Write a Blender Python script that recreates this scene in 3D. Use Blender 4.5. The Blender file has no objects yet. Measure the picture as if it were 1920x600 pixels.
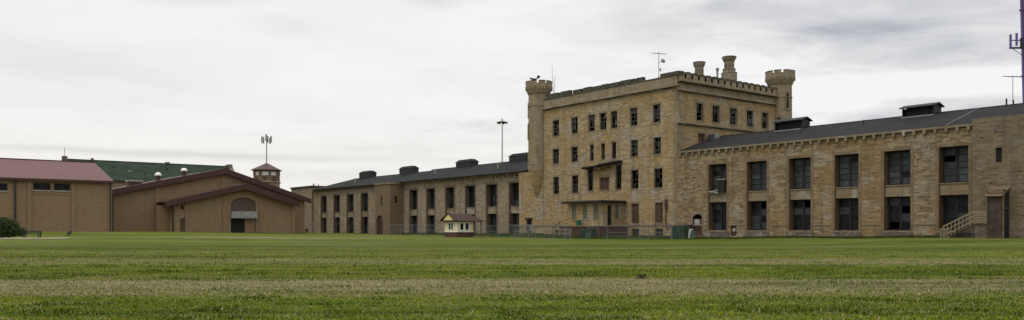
import bpy, bmesh, math, random
import numpy as np
from math import radians as RAD, sin, cos, pi
from mathutils import Vector, Matrix

# ------------------------------------------------------------------ camera
scene = bpy.context.scene
COL = scene.collection
cam_d = bpy.data.cameras.new('camera'); cam = bpy.data.objects.new('camera', cam_d); COL.objects.link(cam)
cam.location = (0, 0, 1.5); cam.rotation_euler = (RAD(90), 0, 0)
cam_d.sensor_width = 36; cam_d.lens = 36*1550/1920
cam_d.shift_y = 128/1920
cam_d.clip_start = 0.1; cam_d.clip_end = 6000
scene.camera = cam
scene.render.engine = 'CYCLES'
scene.view_settings.view_transform = 'Standard'
scene.view_settings.look = 'None'
scene.view_settings.gamma = 1
scene.view_settings.exposure = 0.0
scene.view_settings.use_curve_mapping = False

SUN_EL, SUN_AZ = 60, 225            # compass-like azimuth of the sun (0 = +Y, clockwise): behind the camera, to the left
sd = bpy.data.lights.new('sun', 'SUN'); sd.energy = 0.9; sd.angle = RAD(16); sd.color = (1, .95, .88)
so = bpy.data.objects.new('sun', sd); COL.objects.link(so)
_a, _e = RAD(SUN_AZ), RAD(SUN_EL)
so.rotation_euler = Vector((sin(_a)*cos(_e), cos(_a)*cos(_e), sin(_e))).to_track_quat('Z', 'Y').to_euler()

# ------------------------------------------------------------------ node helper
class NG:
    def __init__(s, tree): s.t = tree; s.n = tree.nodes; s.l = tree.links
    def new(s, typ, **kw):
        n = s.n.new(typ)
        for k, v in kw.items(): setattr(n, k, v)
        return n
    def put(s, sock, v):
        if isinstance(v, bpy.types.NodeSocket): s.l.new(v, sock)
        elif v is not None:
            if isinstance(v, (tuple, list)) and len(v) == 3 and sock.type == 'RGBA': v = (*v, 1)
            sock.default_value = v
    def m(s, op, a, b=None, c=None, clamp=False):
        n = s.new('ShaderNodeMath', operation=op, use_clamp=clamp)
        s.put(n.inputs[0], a)
        if b is not None: s.put(n.inputs[1], b)
        if c is not None: s.put(n.inputs[2], c)
        return n.outputs[0]
    def noise(s, vec, scale, detail=4, rough=.55, dist=0):
        n = s.new('ShaderNodeTexNoise'); s.put(n.inputs['Vector'], vec)
        n.inputs['Scale'].default_value = scale; n.inputs['Detail'].default_value = detail
        n.inputs['Roughness'].default_value = rough; n.inputs['Distortion'].default_value = dist
        return n.outputs['Fac'], n.outputs['Color']
    def mapr(s, v, a, b, c=0, d=1, smooth=True):
        n = s.new('ShaderNodeMapRange'); n.interpolation_type = 'SMOOTHSTEP' if smooth else 'LINEAR'
        s.put(n.inputs[0], v)
        for i, x in enumerate((a, b, c, d)): n.inputs[i+1].default_value = x
        return n.outputs[0]
    def mix(s, f, a, b, mode='MIX'):
        n = s.new('ShaderNodeMix', data_type='RGBA', blend_type=mode); n.clamp_result = False
        s.put(n.inputs[0], f); s.put(n.inputs[6], a); s.put(n.inputs[7], b)
        return n.outputs[2]
    def scalev(s, vec, k, off=(0, 0, 0)):
        n = s.new('ShaderNodeVectorMath', operation='MULTIPLY_ADD')
        s.put(n.inputs[0], vec); n.inputs[1].default_value = k; n.inputs[2].default_value = off
        return n.outputs[0]
    def ramp(s, f, stops, interp='LINEAR'):
        n = s.new('ShaderNodeValToRGB'); s.put(n.inputs[0], f); r = n.color_ramp; r.interpolation = interp
        while len(r.elements) > len(stops): r.elements.remove(r.elements[-1])
        while len(r.elements) < len(stops): r.elements.new(.5)
        for e, (p, c) in zip(r.elements, stops): e.position = p; e.color = (*c, 1)
        return n.outputs[0]

# ------------------------------------------------------------------ world: overcast sky over a physical one
world = bpy.data.worlds.new('World'); scene.world = world; world.use_nodes = True
g = NG(world.node_tree); g.n.clear()
sky = g.new('ShaderNodeTexSky', sky_type='NISHITA'); sky.sun_disc = False
sky.sun_elevation = RAD(SUN_EL); sky.sun_rotation = RAD(SUN_AZ)
tc = g.new('ShaderNodeTexCoord'); sp = g.new('ShaderNodeSeparateXYZ'); g.l.new(tc.outputs['Generated'], sp.inputs[0])
dx, dy, dz = sp.outputs
den = g.m('ADD', g.m('MAXIMUM', dz, 0), .11)
cb = g.new('ShaderNodeCombineXYZ'); g.put(cb.inputs[0], g.m('DIVIDE', dx, den)); g.put(cb.inputs[1], g.m('DIVIDE', dy, den))
plan = cb.outputs[0]
az = g.m('MULTIPLY', g.m('ARCTAN2', dx, dy), 57.2958)
el = g.m('MULTIPLY', g.m('ARCSINE', dz), 57.2958)
w1, _ = g.noise(plan, 1.3, 6, .62); w2, _ = g.noise(g.scalev(plan, (1, 1, 1), (31, 7, 3)), 1.5, 6, .62)
azw = g.m('ADD', az, g.m('MULTIPLY', g.m('SUBTRACT', w1, .5), 16))
elw = g.m('ADD', el, g.m('MULTIPLY', g.m('SUBTRACT', w2, .5), 3.2))
# cloud masses: azimuth, elevation, half widths in degrees, depth of grey
clouds = [(22, 12.3, 4.5, .9, .20), (25, 12.8, 11, 2.3, .20), (27, 6.7, 8, 1.1, .26), (25, 9.0, 13, .75, -.26),
          (-26, 14.5, 8, .55, .20), (-4, 6.8, 2.6, .38, .12), (-15, 13, 2.6, .5, .06),
          (-4.8, 15.3, 3, .5, .13), (-29, 9.6, 9, 2.0, .07), (12.4, 14.4, 7, 1, .13), (1.5, 14, 3, .5, .06),
          (-9.5, 5.6, 6, .3, .05), (31, 14.6, 7, 1.4, .1), (14, 9.5, 4, .7, .05), (18, 14.8, 6, .8, .12), (29, 10.8, 5, .8, .14), (9, 12.6, 3, .6, .07), (30, 4.8, 6, .6, .1), (-13, 3.5, 8, .5, .05)]
tot = None
for a0, e0, sa, se, amp in clouds:
    qa = g.m('POWER', g.m('ABSOLUTE', g.m('DIVIDE', g.m('SUBTRACT', azw, a0), sa)), 2)
    qe = g.m('POWER', g.m('ABSOLUTE', g.m('DIVIDE', g.m('SUBTRACT', elw, e0), se)), 2)
    v = g.m('MULTIPLY', g.m('EXPONENT', g.m('MULTIPLY', g.m('ADD', qa, qe), -1)), amp)
    tot = v if tot is None else g.m('ADD', tot, v)
# thin low streak on the left (barely warped)
elq = g.m('ADD', el, g.m('MULTIPLY', g.m('SUBTRACT', w2, .5), .7))
qa = g.m('POWER', g.m('ABSOLUTE', g.m('DIVIDE', g.m('SUBTRACT', az, -22), 13)), 2)
qe = g.m('POWER', g.m('ABSOLUTE', g.m('DIVIDE', g.m('SUBTRACT', elq, 4.75), .26)), 2)
tot = g.m('ADD', tot, g.m('MULTIPLY', g.m('EXPONENT', g.m('MULTIPLY', g.m('ADD', qa, qe), -1)), .17))
f1, _ = g.noise(g.scalev(plan, (1, 1.2, 1)), 1.7, 8, .6, .5)
f2, _ = g.noise(plan, .35, 4, .6)
rightness = g.mapr(az, -8, 18, .16, .85)
tot = g.m('ADD', tot, g.m('MULTIPLY', g.m('SUBTRACT', f1, .5), rightness))
tot = g.m('ADD', tot, g.m('MULTIPLY', g.m('SUBTRACT', f2, .5), .14))
# an overcast sky is about twice as bright overhead as near the horizon
lum = g.m('MULTIPLY', g.m('MINIMUM', g.m('SUBTRACT', .92, tot), .945), g.mapr(el, 17, 65, 1, 1.85))
warm = g.mapr(el, 2, 9, 1, 0)
greyness = g.mapr(g.m('SUBTRACT', .925, tot), .5, .85, 1, 0)
base = g.mix(warm, (1, .995, .985), (1.0, .972, .93))
base = g.mix(greyness, base, (.955, .98, 1.06))
cc = g.new('ShaderNodeVectorMath', operation='SCALE'); g.put(cc.inputs[0], base); g.put(cc.inputs['Scale'], g.m('MULTIPLY', g.m('MINIMUM', lum, 1.8), 10))
col = g.mix(.95, sky.outputs[0], cc.outputs[0])
bg = g.new('ShaderNodeBackground'); g.l.new(col, bg.inputs[0]); bg.inputs[1].default_value = .1
ow = g.new('ShaderNodeOutputWorld'); g.l.new(bg.outputs[0], ow.inputs[0])

# ------------------------------------------------------------------ materials
def mat(name):
    m = bpy.data.materials.new(name); m.use_nodes = True; m.node_tree.nodes.clear()
    q = NG(m.node_tree)
    out = q.new('ShaderNodeOutputMaterial'); p = q.new('ShaderNodeBsdfPrincipled')
    q.l.new(p.outputs[0], out.inputs[0])
    return m, q, p, out
def bump(q, p, h, strength=.5, dist=.05):
    b = q.new('ShaderNodeBump'); b.inputs['Strength'].default_value = strength; b.inputs['Distance'].default_value = dist
    q.put(b.inputs['Height'], h); q.l.new(b.outputs[0], p.inputs['Normal'])
def plain(name, col, rough=.7, metal=0, var=.25, scale=1.5, spec=.4):
    m, q, p, o = mat(name)
    t = q.new('ShaderNodeTexCoord'); f, _ = q.noise(t.outputs['Object'], scale, 5, .6)
    c = q.mix(q.mapr(f, .3, .7), tuple(x*(1-var) for x in col), tuple(min(1, x*(1+var)) for x in col))
    q.l.new(c, p.inputs['Base Color']); p.inputs['Roughness'].default_value = rough
    p.inputs['Metallic'].default_value = metal; p.inputs['Specular IOR Level'].default_value = spec
    return m
def stone(name, c_light, c_dark, c_ochre, bw=.62, rh=.27, ochre=.5, seed=0, streak=.5, rubble=1.0, grey=(.34,.31,.26)):
    m, q, p, o = mat(name)
    t = q.new('ShaderNodeTexCoord'); ob = t.outputs['Object']
    s = q.new('ShaderNodeSeparateXYZ'); q.l.new(ob, s.inputs[0])
    wn, wc = q.noise(ob, .9, 3)
    along = q.m('ADD', s.outputs[0], s.outputs[1])
    c = q.new('ShaderNodeCombineXYZ'); q.put(c.inputs[0], q.m('ADD', along, q.m('MULTIPLY', wn, .5*rubble))); q.put(c.inputs[1], q.m('ADD', s.outputs[2], q.m('MULTIPLY', wn, .12*rubble)))
    b = q.new('ShaderNodeTexBrick'); q.l.new(c.outputs[0], b.inputs[0])
    b.offset = .43; b.squash = .7; b.squash_frequency = 3
    b.inputs['Scale'].default_value = 1; b.inputs['Brick Width'].default_value = bw; b.inputs['Row Height'].default_value = rh
    b.inputs['Mortar Size'].default_value = .018; b.inputs['Mortar Smooth'].default_value = .4; b.inputs['Bias'].default_value = 0
    b.inputs['Color1'].default_value = (0, 0, 0, 1); b.inputs['Color2'].default_value = (1, 1, 1, 1); b.inputs['Mortar'].default_value = (.45, .45, .45, 1)
    # second, taller set of blocks in places
    b2 = q.new('ShaderNodeTexBrick'); q.l.new(c.outputs[0], b2.inputs[0]); b2.offset = .37
    b2.inputs['Scale'].default_value = 1; b2.inputs['Brick Width'].default_value = bw*1.7; b2.inputs['Row Height'].default_value = rh*2
    b2.inputs['Mortar Size'].default_value = .02; b2.inputs['Color1'].default_value = (0, 0, 0, 1); b2.inputs['Color2'].default_value = (1, 1, 1, 1); b2.inputs['Mortar'].default_value = (.4, .4, .4, 1)
    off = q.scalev(ob, (1, 1, 1), (seed*13.7, seed*5.1, seed*3.3))
    big, _ = q.noise(off, .13, 5, .62)
    mid, _ = q.noise(off, .55, 5, .65)
    fine, _ = q.noise(ob, 5, 4, .7)
    blk = q.mix(q.mapr(mid, .58, .62), b.outputs['Color'], b2.outputs['Color'])
    c0 = q.mix(blk, c_dark, c_light)
    och = q.mapr(q.m('ADD', big, q.m('MULTIPLY', q.m('SUBTRACT', mid, .5), .5)), .66-.3*ochre, .80-.3*ochre)
    c1 = q.mix(q.m('MULTIPLY', och, .75), c0, q.mix(blk, tuple(x*.82 for x in c_ochre), tuple(x*1.12 for x in c_ochre)))
    # grey weathered areas
    gz, _ = q.noise(q.scalev(ob, (1, 1, 1.2), (seed*3.1+9, 2, 17)), .3, 6, .65)
    c1 = q.mix(q.mapr(gz, .52, .62, 0, .75), c1, q.mix(blk, tuple(x*.8 for x in grey), tuple(x*1.2 for x in grey)))
    # rain streaks and soot
    sv = q.scalev(ob, (1.3, 1.3, .13), (seed, 4, 0))
    st, _ = q.noise(sv, 1, 5, .6)
    c2 = q.mix(q.mapr(st, .5, .72, 0, streak), c1, (.09,.07,.05))
    bed, _ = q.noise(q.scalev(ob, (.5, .5, 5)), 1, 4, .6)
    c2 = q.mix(q.mapr(bed, .5, .75, 0, .5*rubble), c2, (.10,.078,.052)); c2 = q.mix(q.mapr(bed, .44, .25, 0, .3*rubble), c2, c_light)
    if rubble > 1:
        pit, _ = q.noise(q.scalev(ob, (1.1, 1.1, 5.5), (3, seed, 8)), 1.3, 4, .7); pm, _ = q.noise(q.scalev(ob, (1, 1, 1), (77, seed, 8)), .22, 3, .6)
        c2 = q.mix(q.m('MULTIPLY', q.mapr(pit, .56, .62), q.mapr(pm, .5, .6, .15, .9)), c2, (.035,.025,.016))
    c3 = q.mix(q.mapr(fine, .35, .7, .0, .25), c2, (.08,.06,.04))
    q.l.new(c3, p.inputs['Base Color']); p.inputs['Roughness'].default_value = .93; p.inputs['Specular IOR Level'].default_value = .15
    h = q.m('ADD', q.m('MULTIPLY', b.outputs['Fac'], -1), q.m('ADD', q.m('MULTIPLY', fine, .7), q.m('MULTIPLY', blk, .5)))
    bump(q, p, h, .7, .05)
    return m
M = {}
M['stone'] = stone('limestone', (.42,.335,.205), (.235,.175,.105), (.345,.232,.105), bw=.85, rh=.25, ochre=.85, seed=1, streak=.4, grey=(.33,.295,.235))
M['stone_r'] = stone('rubble_limestone', (.37,.285,.175), (.15,.108,.062), (.275,.175,.08), bw=.75, rh=.22, ochre=.8, seed=4, streak=.5, rubble=1.7, grey=(.31,.27,.21))
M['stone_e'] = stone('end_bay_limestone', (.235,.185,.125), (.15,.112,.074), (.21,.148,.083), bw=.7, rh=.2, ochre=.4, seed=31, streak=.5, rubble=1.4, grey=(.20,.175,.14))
M['stone_l'] = stone('weathered_limestone', (.34,.28,.20), (.19,.15,.102), (.285,.20,.105), bw=.8, rh=.24, ochre=.55, seed=7, streak=.45, grey=(.28,.25,.205))
M['stone_bay'] = stone('rendered_stone', (0.197, 0.140, 0.086), (0.161, 0.113, 0.069), (0.193, 0.122, 0.068), bw=1.1, rh=.3, ochre=.3, seed=9, streak=.35, rubble=.6, grey=(0.165, 0.131, 0.095))
M['trim'] = stone('dressed_stone', (0.257, 0.207, 0.136), (0.203, 0.160, 0.105), (0.226, 0.156, 0.082), ochre=.5, seed=12, streak=.45, bw=1.4, rh=.6, rubble=.2)
M['stone_p'] = stone('grey_parapet_stone', (.31,.253,.168), (.235,.185,.12), (.29,.205,.11), bw=.9, rh=.3, ochre=.3, seed=21, streak=.5, grey=(.27,.24,.19))
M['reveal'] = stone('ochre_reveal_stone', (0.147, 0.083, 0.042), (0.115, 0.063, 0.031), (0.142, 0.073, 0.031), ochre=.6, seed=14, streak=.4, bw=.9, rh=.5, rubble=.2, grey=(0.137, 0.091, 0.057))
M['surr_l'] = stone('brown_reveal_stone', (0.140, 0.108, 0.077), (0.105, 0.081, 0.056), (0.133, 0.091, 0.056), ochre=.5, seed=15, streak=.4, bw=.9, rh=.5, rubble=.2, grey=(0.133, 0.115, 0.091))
M['surr_r'] = stone('worn_surround_stone', (.22,.158,.098), (.16,.112,.066), (.20,.13,.07), bw=.9, rh=.5, ochre=.4, seed=17, streak=.4, rubble=.2, grey=(.2,.165,.125))
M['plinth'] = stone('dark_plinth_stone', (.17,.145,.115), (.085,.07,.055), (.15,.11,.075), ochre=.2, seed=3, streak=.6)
M['coping'] = plain('lichen_coping', (.06,.056,.042), .95, var=.5, scale=2.5)
M['tan'] = stone('tan_brick', (.30,.20,.122), (.255,.168,.10), (.275,.175,.10), bw=.4, rh=.2, ochre=.3, seed=5, streak=.12, rubble=0.15, grey=(.255,.19,.13))
M['tan2'] = stone('tan_pilaster', (.28,.19,.117), (.25,.168,.10), (.27,.175,.10), bw=.4, rh=.2, ochre=.3, seed=6, streak=.12, rubble=0.15, grey=(.25,.185,.13))
M['maroon'] = plain('maroon_metal', (.05,.018,.016), .6, var=.2)
M['archp'] = plain('brown_arch_panel', (.085,.06,.045), .8, var=.1)
M['surr'] = None
M['maroon_roof'] = plain('maroon_roof', (.055,.018,.016), .55, var=.2)
M['dark'] = plain('dark_metal', (.02,.02,.022), .5, var=.3)
M['void'] = plain('dark_opening', (.012,.011,.010), .9, var=.2)
M['frame'] = plain('window_iron', (.010,.010,.010), .7, var=.4)
M['sash'] = plain('peeling_sash', (.10,.09,.078), .8, var=.5, scale=3)
M['rust'] = plain('rusted_panel', (.07,.043,.029), .85, var=.5, scale=2.5)
M['galv'] = plain('galvanised_steel', (.2,.21,.22), .45, metal=.5, var=.15)
M['grey'] = plain('grey_paint', (.23,.23,.23), .7, var=.2)
M['seam'] = plain('roof_flashing', (.10,.10,.105), .8)
M['fencesteel'] = plain('weathered_fence_steel', (.13,.14,.14), .6)
M['cage'] = plain('dark_rusty_screen', (.05,.036,.026), .85, var=.4)
M['white'] = plain('white_paint', (.72,.71,.67), .6, var=.07)
M['offwhite'] = plain('weathered_white', (.30,.29,.26), .7, var=.2)
M['cream'] = plain('cream_siding', (.66,.57,.35), .7, var=.06)
M['yellow'] = plain('yellow_gable', (.66,.55,.27), .7, var=.05)
M['brown'] = plain('brown_boards', (.07,.03,.022), .7, var=.2)
M['shingle'] = plain('brown_shingles', (.05,.028,.02), .9, var=.25, scale=6)
M['rail'] = plain('cream_timber', (.24,.19,.12), .8, var=.15)
M['wood'] = plain('old_timber', (.13,.09,.055), .9, var=.35, scale=4)
M['greenbox'] = plain('green_painted_steel', (.035,.058,.043), .6, var=.35)
M['greenbin'] = plain('green_plastic', (.015,.12,.07), .5, var=.1)
M['concrete'] = plain('concrete', (.42,.37,.31), .9, var=.2, scale=.8)
M['purple'] = plain('purple_fringe_steel', (.12,.065,.25), .55, var=.12)  # lens colour fringe put into the steel's colour
M['lime'] = plain('yellow_green_overexposure', (.62,.72,.22), .55, var=.08)  # overexposed edge beside the tower, put into a colour
M['bark'] = plain('bark', (.06,.045,.03), .95, var=.3, scale=5)
M['dirt'] = plain('dark_soil', (.05,.04,.025), 1, var=.4, scale=9)
M['glass_green'] = plain('green_tinted_pane', (.02,.10,.06), .15, var=.3, spec=.6)
M['blind'] = plain('grey_green_blind', (.095,.105,.075), .7, var=.15)

def slate(name, c, seam, axis=0, w=1.0, var=.25, rough=.7, seamw=.04):
    m, q, p, o = mat(name)
    t = q.new('ShaderNodeTexCoord'); s = q.new('ShaderNodeSeparateXYZ'); q.l.new(t.outputs['Object'], s.inputs[0])
    fr = q.m('FRACT', q.m('DIVIDE', s.outputs[axis], w))
    line = q.m('LESS_THAN', fr, seamw/w*1.0)
    f, _ = q.noise(q.scalev(t.outputs['Object'], (.5, .5, 2)), .7, 6, .65)
    f2, _ = q.noise(t.outputs['Object'], 6, 3, .6)
    cc = q.mix(q.mapr(f, .3, .7), tuple(x*(1-var) for x in c), tuple(x*(1+var) for x in c))
    cc = q.mix(q.mapr(f2, .4, .75, 0, .35), cc, tuple(x*.6 for x in c))
    cc = q.mix(line, cc, seam)
    q.l.new(cc, p.inputs['Base Color']); p.inputs['Roughness'].default_value = rough
    p.inputs['Specular IOR Level'].default_value = .12
    return m
M['slate'] = slate('dark_roofing_felt', (.022,.0215,.022), (.014,.0135,.014), 0, 1.05, rough=.9)
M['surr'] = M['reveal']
M['pinkroof'] = slate('red_metal_roof', (0.132, 0.064, 0.063), (0.099, 0.046, 0.046), 1, .6, .08, .55)
M['greenroof'] = slate('green_metal_roof', (.027,.042,.027), (.018,.028,.018), 1, .9, .3, .85)

def glassmat(name, c, rough, spec=.5, mottle=.5):
    m, q, p, o = mat(name)
    t = q.new('ShaderNodeTexCoord'); f, _ = q.noise(t.outputs['Object'], 1.6, 4, .6)
    cc = q.mix(q.mapr(f, .35, .65), tuple(x*(1-mottle) for x in c), tuple(x*(1+mottle) for x in c))
    q.l.new(cc, p.inputs['Base Color']); p.inputs['Roughness'].default_value = rough
    p.inputs['Specular IOR Level'].default_value = spec
    return m
M['glass_dark'] = glassmat('dirty_dark_glass', (.009,.010,.011), .35, .14)
M['glass_mid'] = glassmat('dusty_glass', (.036,.042,.045), .4, .16, .25)
M['glass_pale'] = glassmat('frosted_glass', (.055,.064,.068), .45, .16, .25)
def fence_mat():
    m, q, p, o = mat('chain_link')
    t = q.new('ShaderNodeTexCoord'); s = q.new('ShaderNodeSeparateXYZ'); q.l.new(t.outputs['Object'], s.inputs[0])
    def d(sign):
        a = q.m('ADD', s.outputs[0], q.m('MULTIPLY', s.outputs[2], sign))
        return q.m('LESS_THAN', q.m('FRACT', q.m('DIVIDE', q.m('ADD', a, 500), .09)), .06)
    k = q.m('MAXIMUM', d(1), d(-1))
    p.inputs['Base Color'].default_value = (.20,.22,.23,1); p.inputs['Metallic'].default_value = .3; p.inputs['Roughness'].default_value = .5
    tr = q.new('ShaderNodeBsdfTransparent'); mx = q.new('ShaderNodeMixShader')
    q.l.new(k, mx.inputs[0]); q.l.new(tr.outputs[0], mx.inputs[1]); q.l.new(p.outputs[0], mx.inputs[2]); q.l.new(mx.outputs[0], o.inputs[0])
    return m
M['mesh'] = fence_mat()

# ------------------------------------------------------------------ geometry helpers
TH = math.atan(1200/1550)                      # the whole prison is laid out on one grid, turned by this much
EU = Vector((sin(TH), -cos(TH))); EV = Vector((cos(TH), sin(TH))); DD = 88.7
ROT = -(pi/2 - TH)
def W(u, v, h=0):
    q = EU*u + EV*(v+DD); return Vector((q.x, q.y, h))
CTRL = [(-80,132,.98),(-73,150,.92),(-55,173,.8),(-48,214,.25),(-26,174,.15),(2,142,.25),(28,113,.1),(36,98,.35),(47,84,.52),(54,76,.6),
        (-54,95,.36),(-40,60,.1),(-20,60,.0),(0,60,.0),(20,60,.05),(35,58,.15),(-20,100,.1),(0,105,.0),(-60,60,.15),(55,50,.15),(-5,137,.0),(18,118,.0),(18,100,.0),(-34,165,.3),(-40,120,.5),(-20,35,0),(0,35,0),(20,35,0),(-10,10,0),(10,10,0),(0,-30,0),(-200,200,1.2),(200,150,.8),(0,400,.5),(300,0,.3),(-300,0,.3)]
_C = np.array(CTRL)
def ground_np(x, y):
    x = np.asarray(x, float); y = np.asarray(y, float)
    d2 = (x[..., None]-_C[:, 0])**2 + (y[..., None]-_C[:, 1])**2 + 9
    w = d2**-1.7
    z = (w*_C[:, 2]).sum(-1)/w.sum(-1)
    k = np.clip((y-28)/35, 0, 1)*1.0
    return z*k*k*(3-2*k) if z.ndim else float(z*k*k*(3-2*k))
def G(x, y): return float(ground_np(np.array([x]), np.array([y]))[0])
def GUV(u, v): p = W(u, v); return G(p.x, p.y)

class MB:
    def __init__(s, off=(0, 0, 0)): s.v = []; s.f = []; s.mi = []; s.off = off; s.cur = 0; s.pr = []
    def mark(s): s.pr.append((len(s.v), len(s.f)))
    def pts(s, ps):
        i = len(s.v); s.v += [(p[0]-s.off[0], p[1]-s.off[1], p[2]-s.off[2]) for p in ps]; return i
    def face(s, ps):
        s.mark()
        i = s.pts(ps); s.f.append(tuple(range(i, i+len(ps)))); s.mi.append(s.cur)
    def hexa(s, p):     # 8 points: bottom ring then top ring
        s.mark()
        i = s.pts(p)
        for q in ((3,2,1,0),(4,5,6,7),(0,1,5,4),(1,2,6,5),(2,3,7,6),(3,0,4,7)):
            s.f.append(tuple(i+k for k in q)); s.mi.append(s.cur)
    def box(s, x0, x1, y0, y1, z0, z1):
        s.hexa([(x0,y0,z0),(x1,y0,z0),(x1,y1,z0),(x0,y1,z0),(x0,y0,z1),(x1,y0,z1),(x1,y1,z1),(x0,y1,z1)])
    def obox(s, c, size, rz=0, rx=0, ry=0):
        R = Matrix.Rotation(rz, 3, 'Z') @ Matrix.Rotation(ry, 3, 'Y') @ Matrix.Rotation(rx, 3, 'X')
        a, b, d = (k/2 for k in size)
        P = [Vector(c)+R@Vector(q) for q in ((-a,-b,-d),(a,-b,-d),(a,b,-d),(-a,b,-d),(-a,-b,d),(a,-b,d),(a,b,d),(-a,b,d))]
        s.hexa(P)
    def prism(s, poly, fn, d0, d1):       # poly of (a,h) extruded between depths, fn(a,d,h)->point
        s.mark(); n = len(poly); i = s.pts([fn(a, d0, h) for a, h in poly]); j = s.pts([fn(a, d1, h) for a, h in poly])
        s.f.append(tuple(range(i, i+n))); s.f.append(tuple(range(j+n-1, j-1, -1))); s.mi += [s.cur]*2
        for k in range(n):
            s.f.append((i+k, j+k, j+(k+1) % n, i+(k+1) % n)); s.mi.append(s.cur)
    def tube(s, p0, p1, r0, r1=None, n=8):
        r1 = r0 if r1 is None else r1; s.mark()
        p0, p1 = Vector(p0), Vector(p1); d = (p1-p0).normalized()
        a = d.orthogonal().normalized(); b = d.cross(a)
        i = s.pts([p0+(a*cos(2*pi*k/n)+b*sin(2*pi*k/n))*r0 for k in range(n)])
        j = s.pts([p1+(a*cos(2*pi*k/n)+b*sin(2*pi*k/n))*r1 for k in range(n)])
        for k in range(n):
            s.f.append((i+k, i+(k+1) % n, j+(k+1) % n, j+k)); s.mi.append(s.cur)
        s.f.append(tuple(range(i+n-1, i-1, -1))); s.f.append(tuple(range(j, j+n))); s.mi += [s.cur]*2
    def lathe(s, cx, cy, prof, n=24, ph=0):
        s.mark(); rings = [s.pts([(cx+r*cos(2*pi*k/n+ph), cy+r*sin(2*pi*k/n+ph), z) for k in range(n)]) for r, z in prof]
        for a, b in zip(rings, rings[1:]):
            for k in range(n):
                s.f.append((a+k, a+(k+1) % n, b+(k+1) % n, b+k)); s.mi.append(s.cur)
        s.f.append(tuple(range(rings[0]+n-1, rings[0]-1, -1))); s.f.append(tuple(range(rings[-1], rings[-1]+n))); s.mi += [s.cur]*2
    def build_each(s, name, m, parent=None, eps=.04, ch=None):
        """one object for every group of touching primitives"""
        n = len(s.pr); ends = s.pr[1:]+[(len(s.v), len(s.f))]; bb = []
        for (a, _), (b, _) in zip(s.pr, ends):
            q = np.array(s.v[a:b]); bb.append((q.min(0)-eps/2, q.max(0)+eps/2))
        par = list(range(n))
        def find(x):
            while par[x] != x: x = par[x]
            return x
        for i in range(n):
            for j in range(i):
                if (bb[i][0] <= bb[j][1]).all() and (bb[j][0] <= bb[i][1]).all(): par[find(i)] = find(j)
        out = []
        for root_ in sorted({find(i) for i in range(n)}):
            t = MB()
            for i in range(n):
                if find(i) != root_: continue
                (a, fa), (b, fb) = s.pr[i], ends[i]; k = len(t.v)-a
                t.v += s.v[a:b]; t.f += [tuple(x+k for x in f) for f in s.f[fa:fb]]; t.mi += s.mi[fa:fb]
            out.append(t.build(name, m, parent))
        return out
    def build(s, name, m, parent=None, smooth=False):
        me = bpy.data.meshes.new(name); me.from_pydata(s.v, [], s.f)
        ms = m if isinstance(m, (list, tuple)) else [m]
        for k in ms: me.materials.append(M[k] if isinstance(k, str) else k)
        if len(ms) > 1: me.polygons.foreach_set('material_index', s.mi)
        if smooth: me.polygons.foreach_set('use_smooth', [True]*len(me.polygons))
        me.update()
        o = bpy.data.objects.new(name, me); COL.objects.link(o)
        if parent: o.parent = parent
        return o
def tag(o, label=None, cat=None, group=None, kind=None):
    if label: o['label'] = label
    if cat: o['category'] = cat
    if group: o['group'] = group
    if kind: o['kind'] = kind
    return o
def thing(name, label, cat, loc, rz=0, group=None):
    o = bpy.data.objects.new(name, None); COL.objects.link(o); o.location = loc; o.rotation_euler = (0, 0, rz)
    o.empty_display_size = .5
    return tag(o, label, cat, group)
def gthing(name, label, cat, u, v, h=0, group=None):     # on the prison grid
    t = thing(name, label, cat, W(u, v, h), ROT, group); t['_'] = 0; del t['_']
    return t, (u, v, h)
def copy_tree(o, parent=None):
    c = o.copy(); COL.objects.link(c); c.parent = parent
    for ch in o.children: copy_tree(ch, c)
    return c
def copy_part(o, parent, dloc):
    c = o.copy(); COL.objects.link(c); c.parent = parent; c.location = (o.location.x+dloc[0], o.location.y+dloc[1], o.location.z+dloc[2])
    for ch in o.children:
        d = ch.copy(); COL.objects.link(d); d.parent = c
    return c
class Front:      # wall plane v = const, seen from smaller v
    def __init__(s, v): s.v = v
    def __call__(s, a, d, h): return (a, s.v+d, h)
class Right:      # wall plane u = const, seen from larger u
    def __init__(s, u): s.u = u
    def __call__(s, a, d, h): return (s.u-d, a, h)
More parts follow.
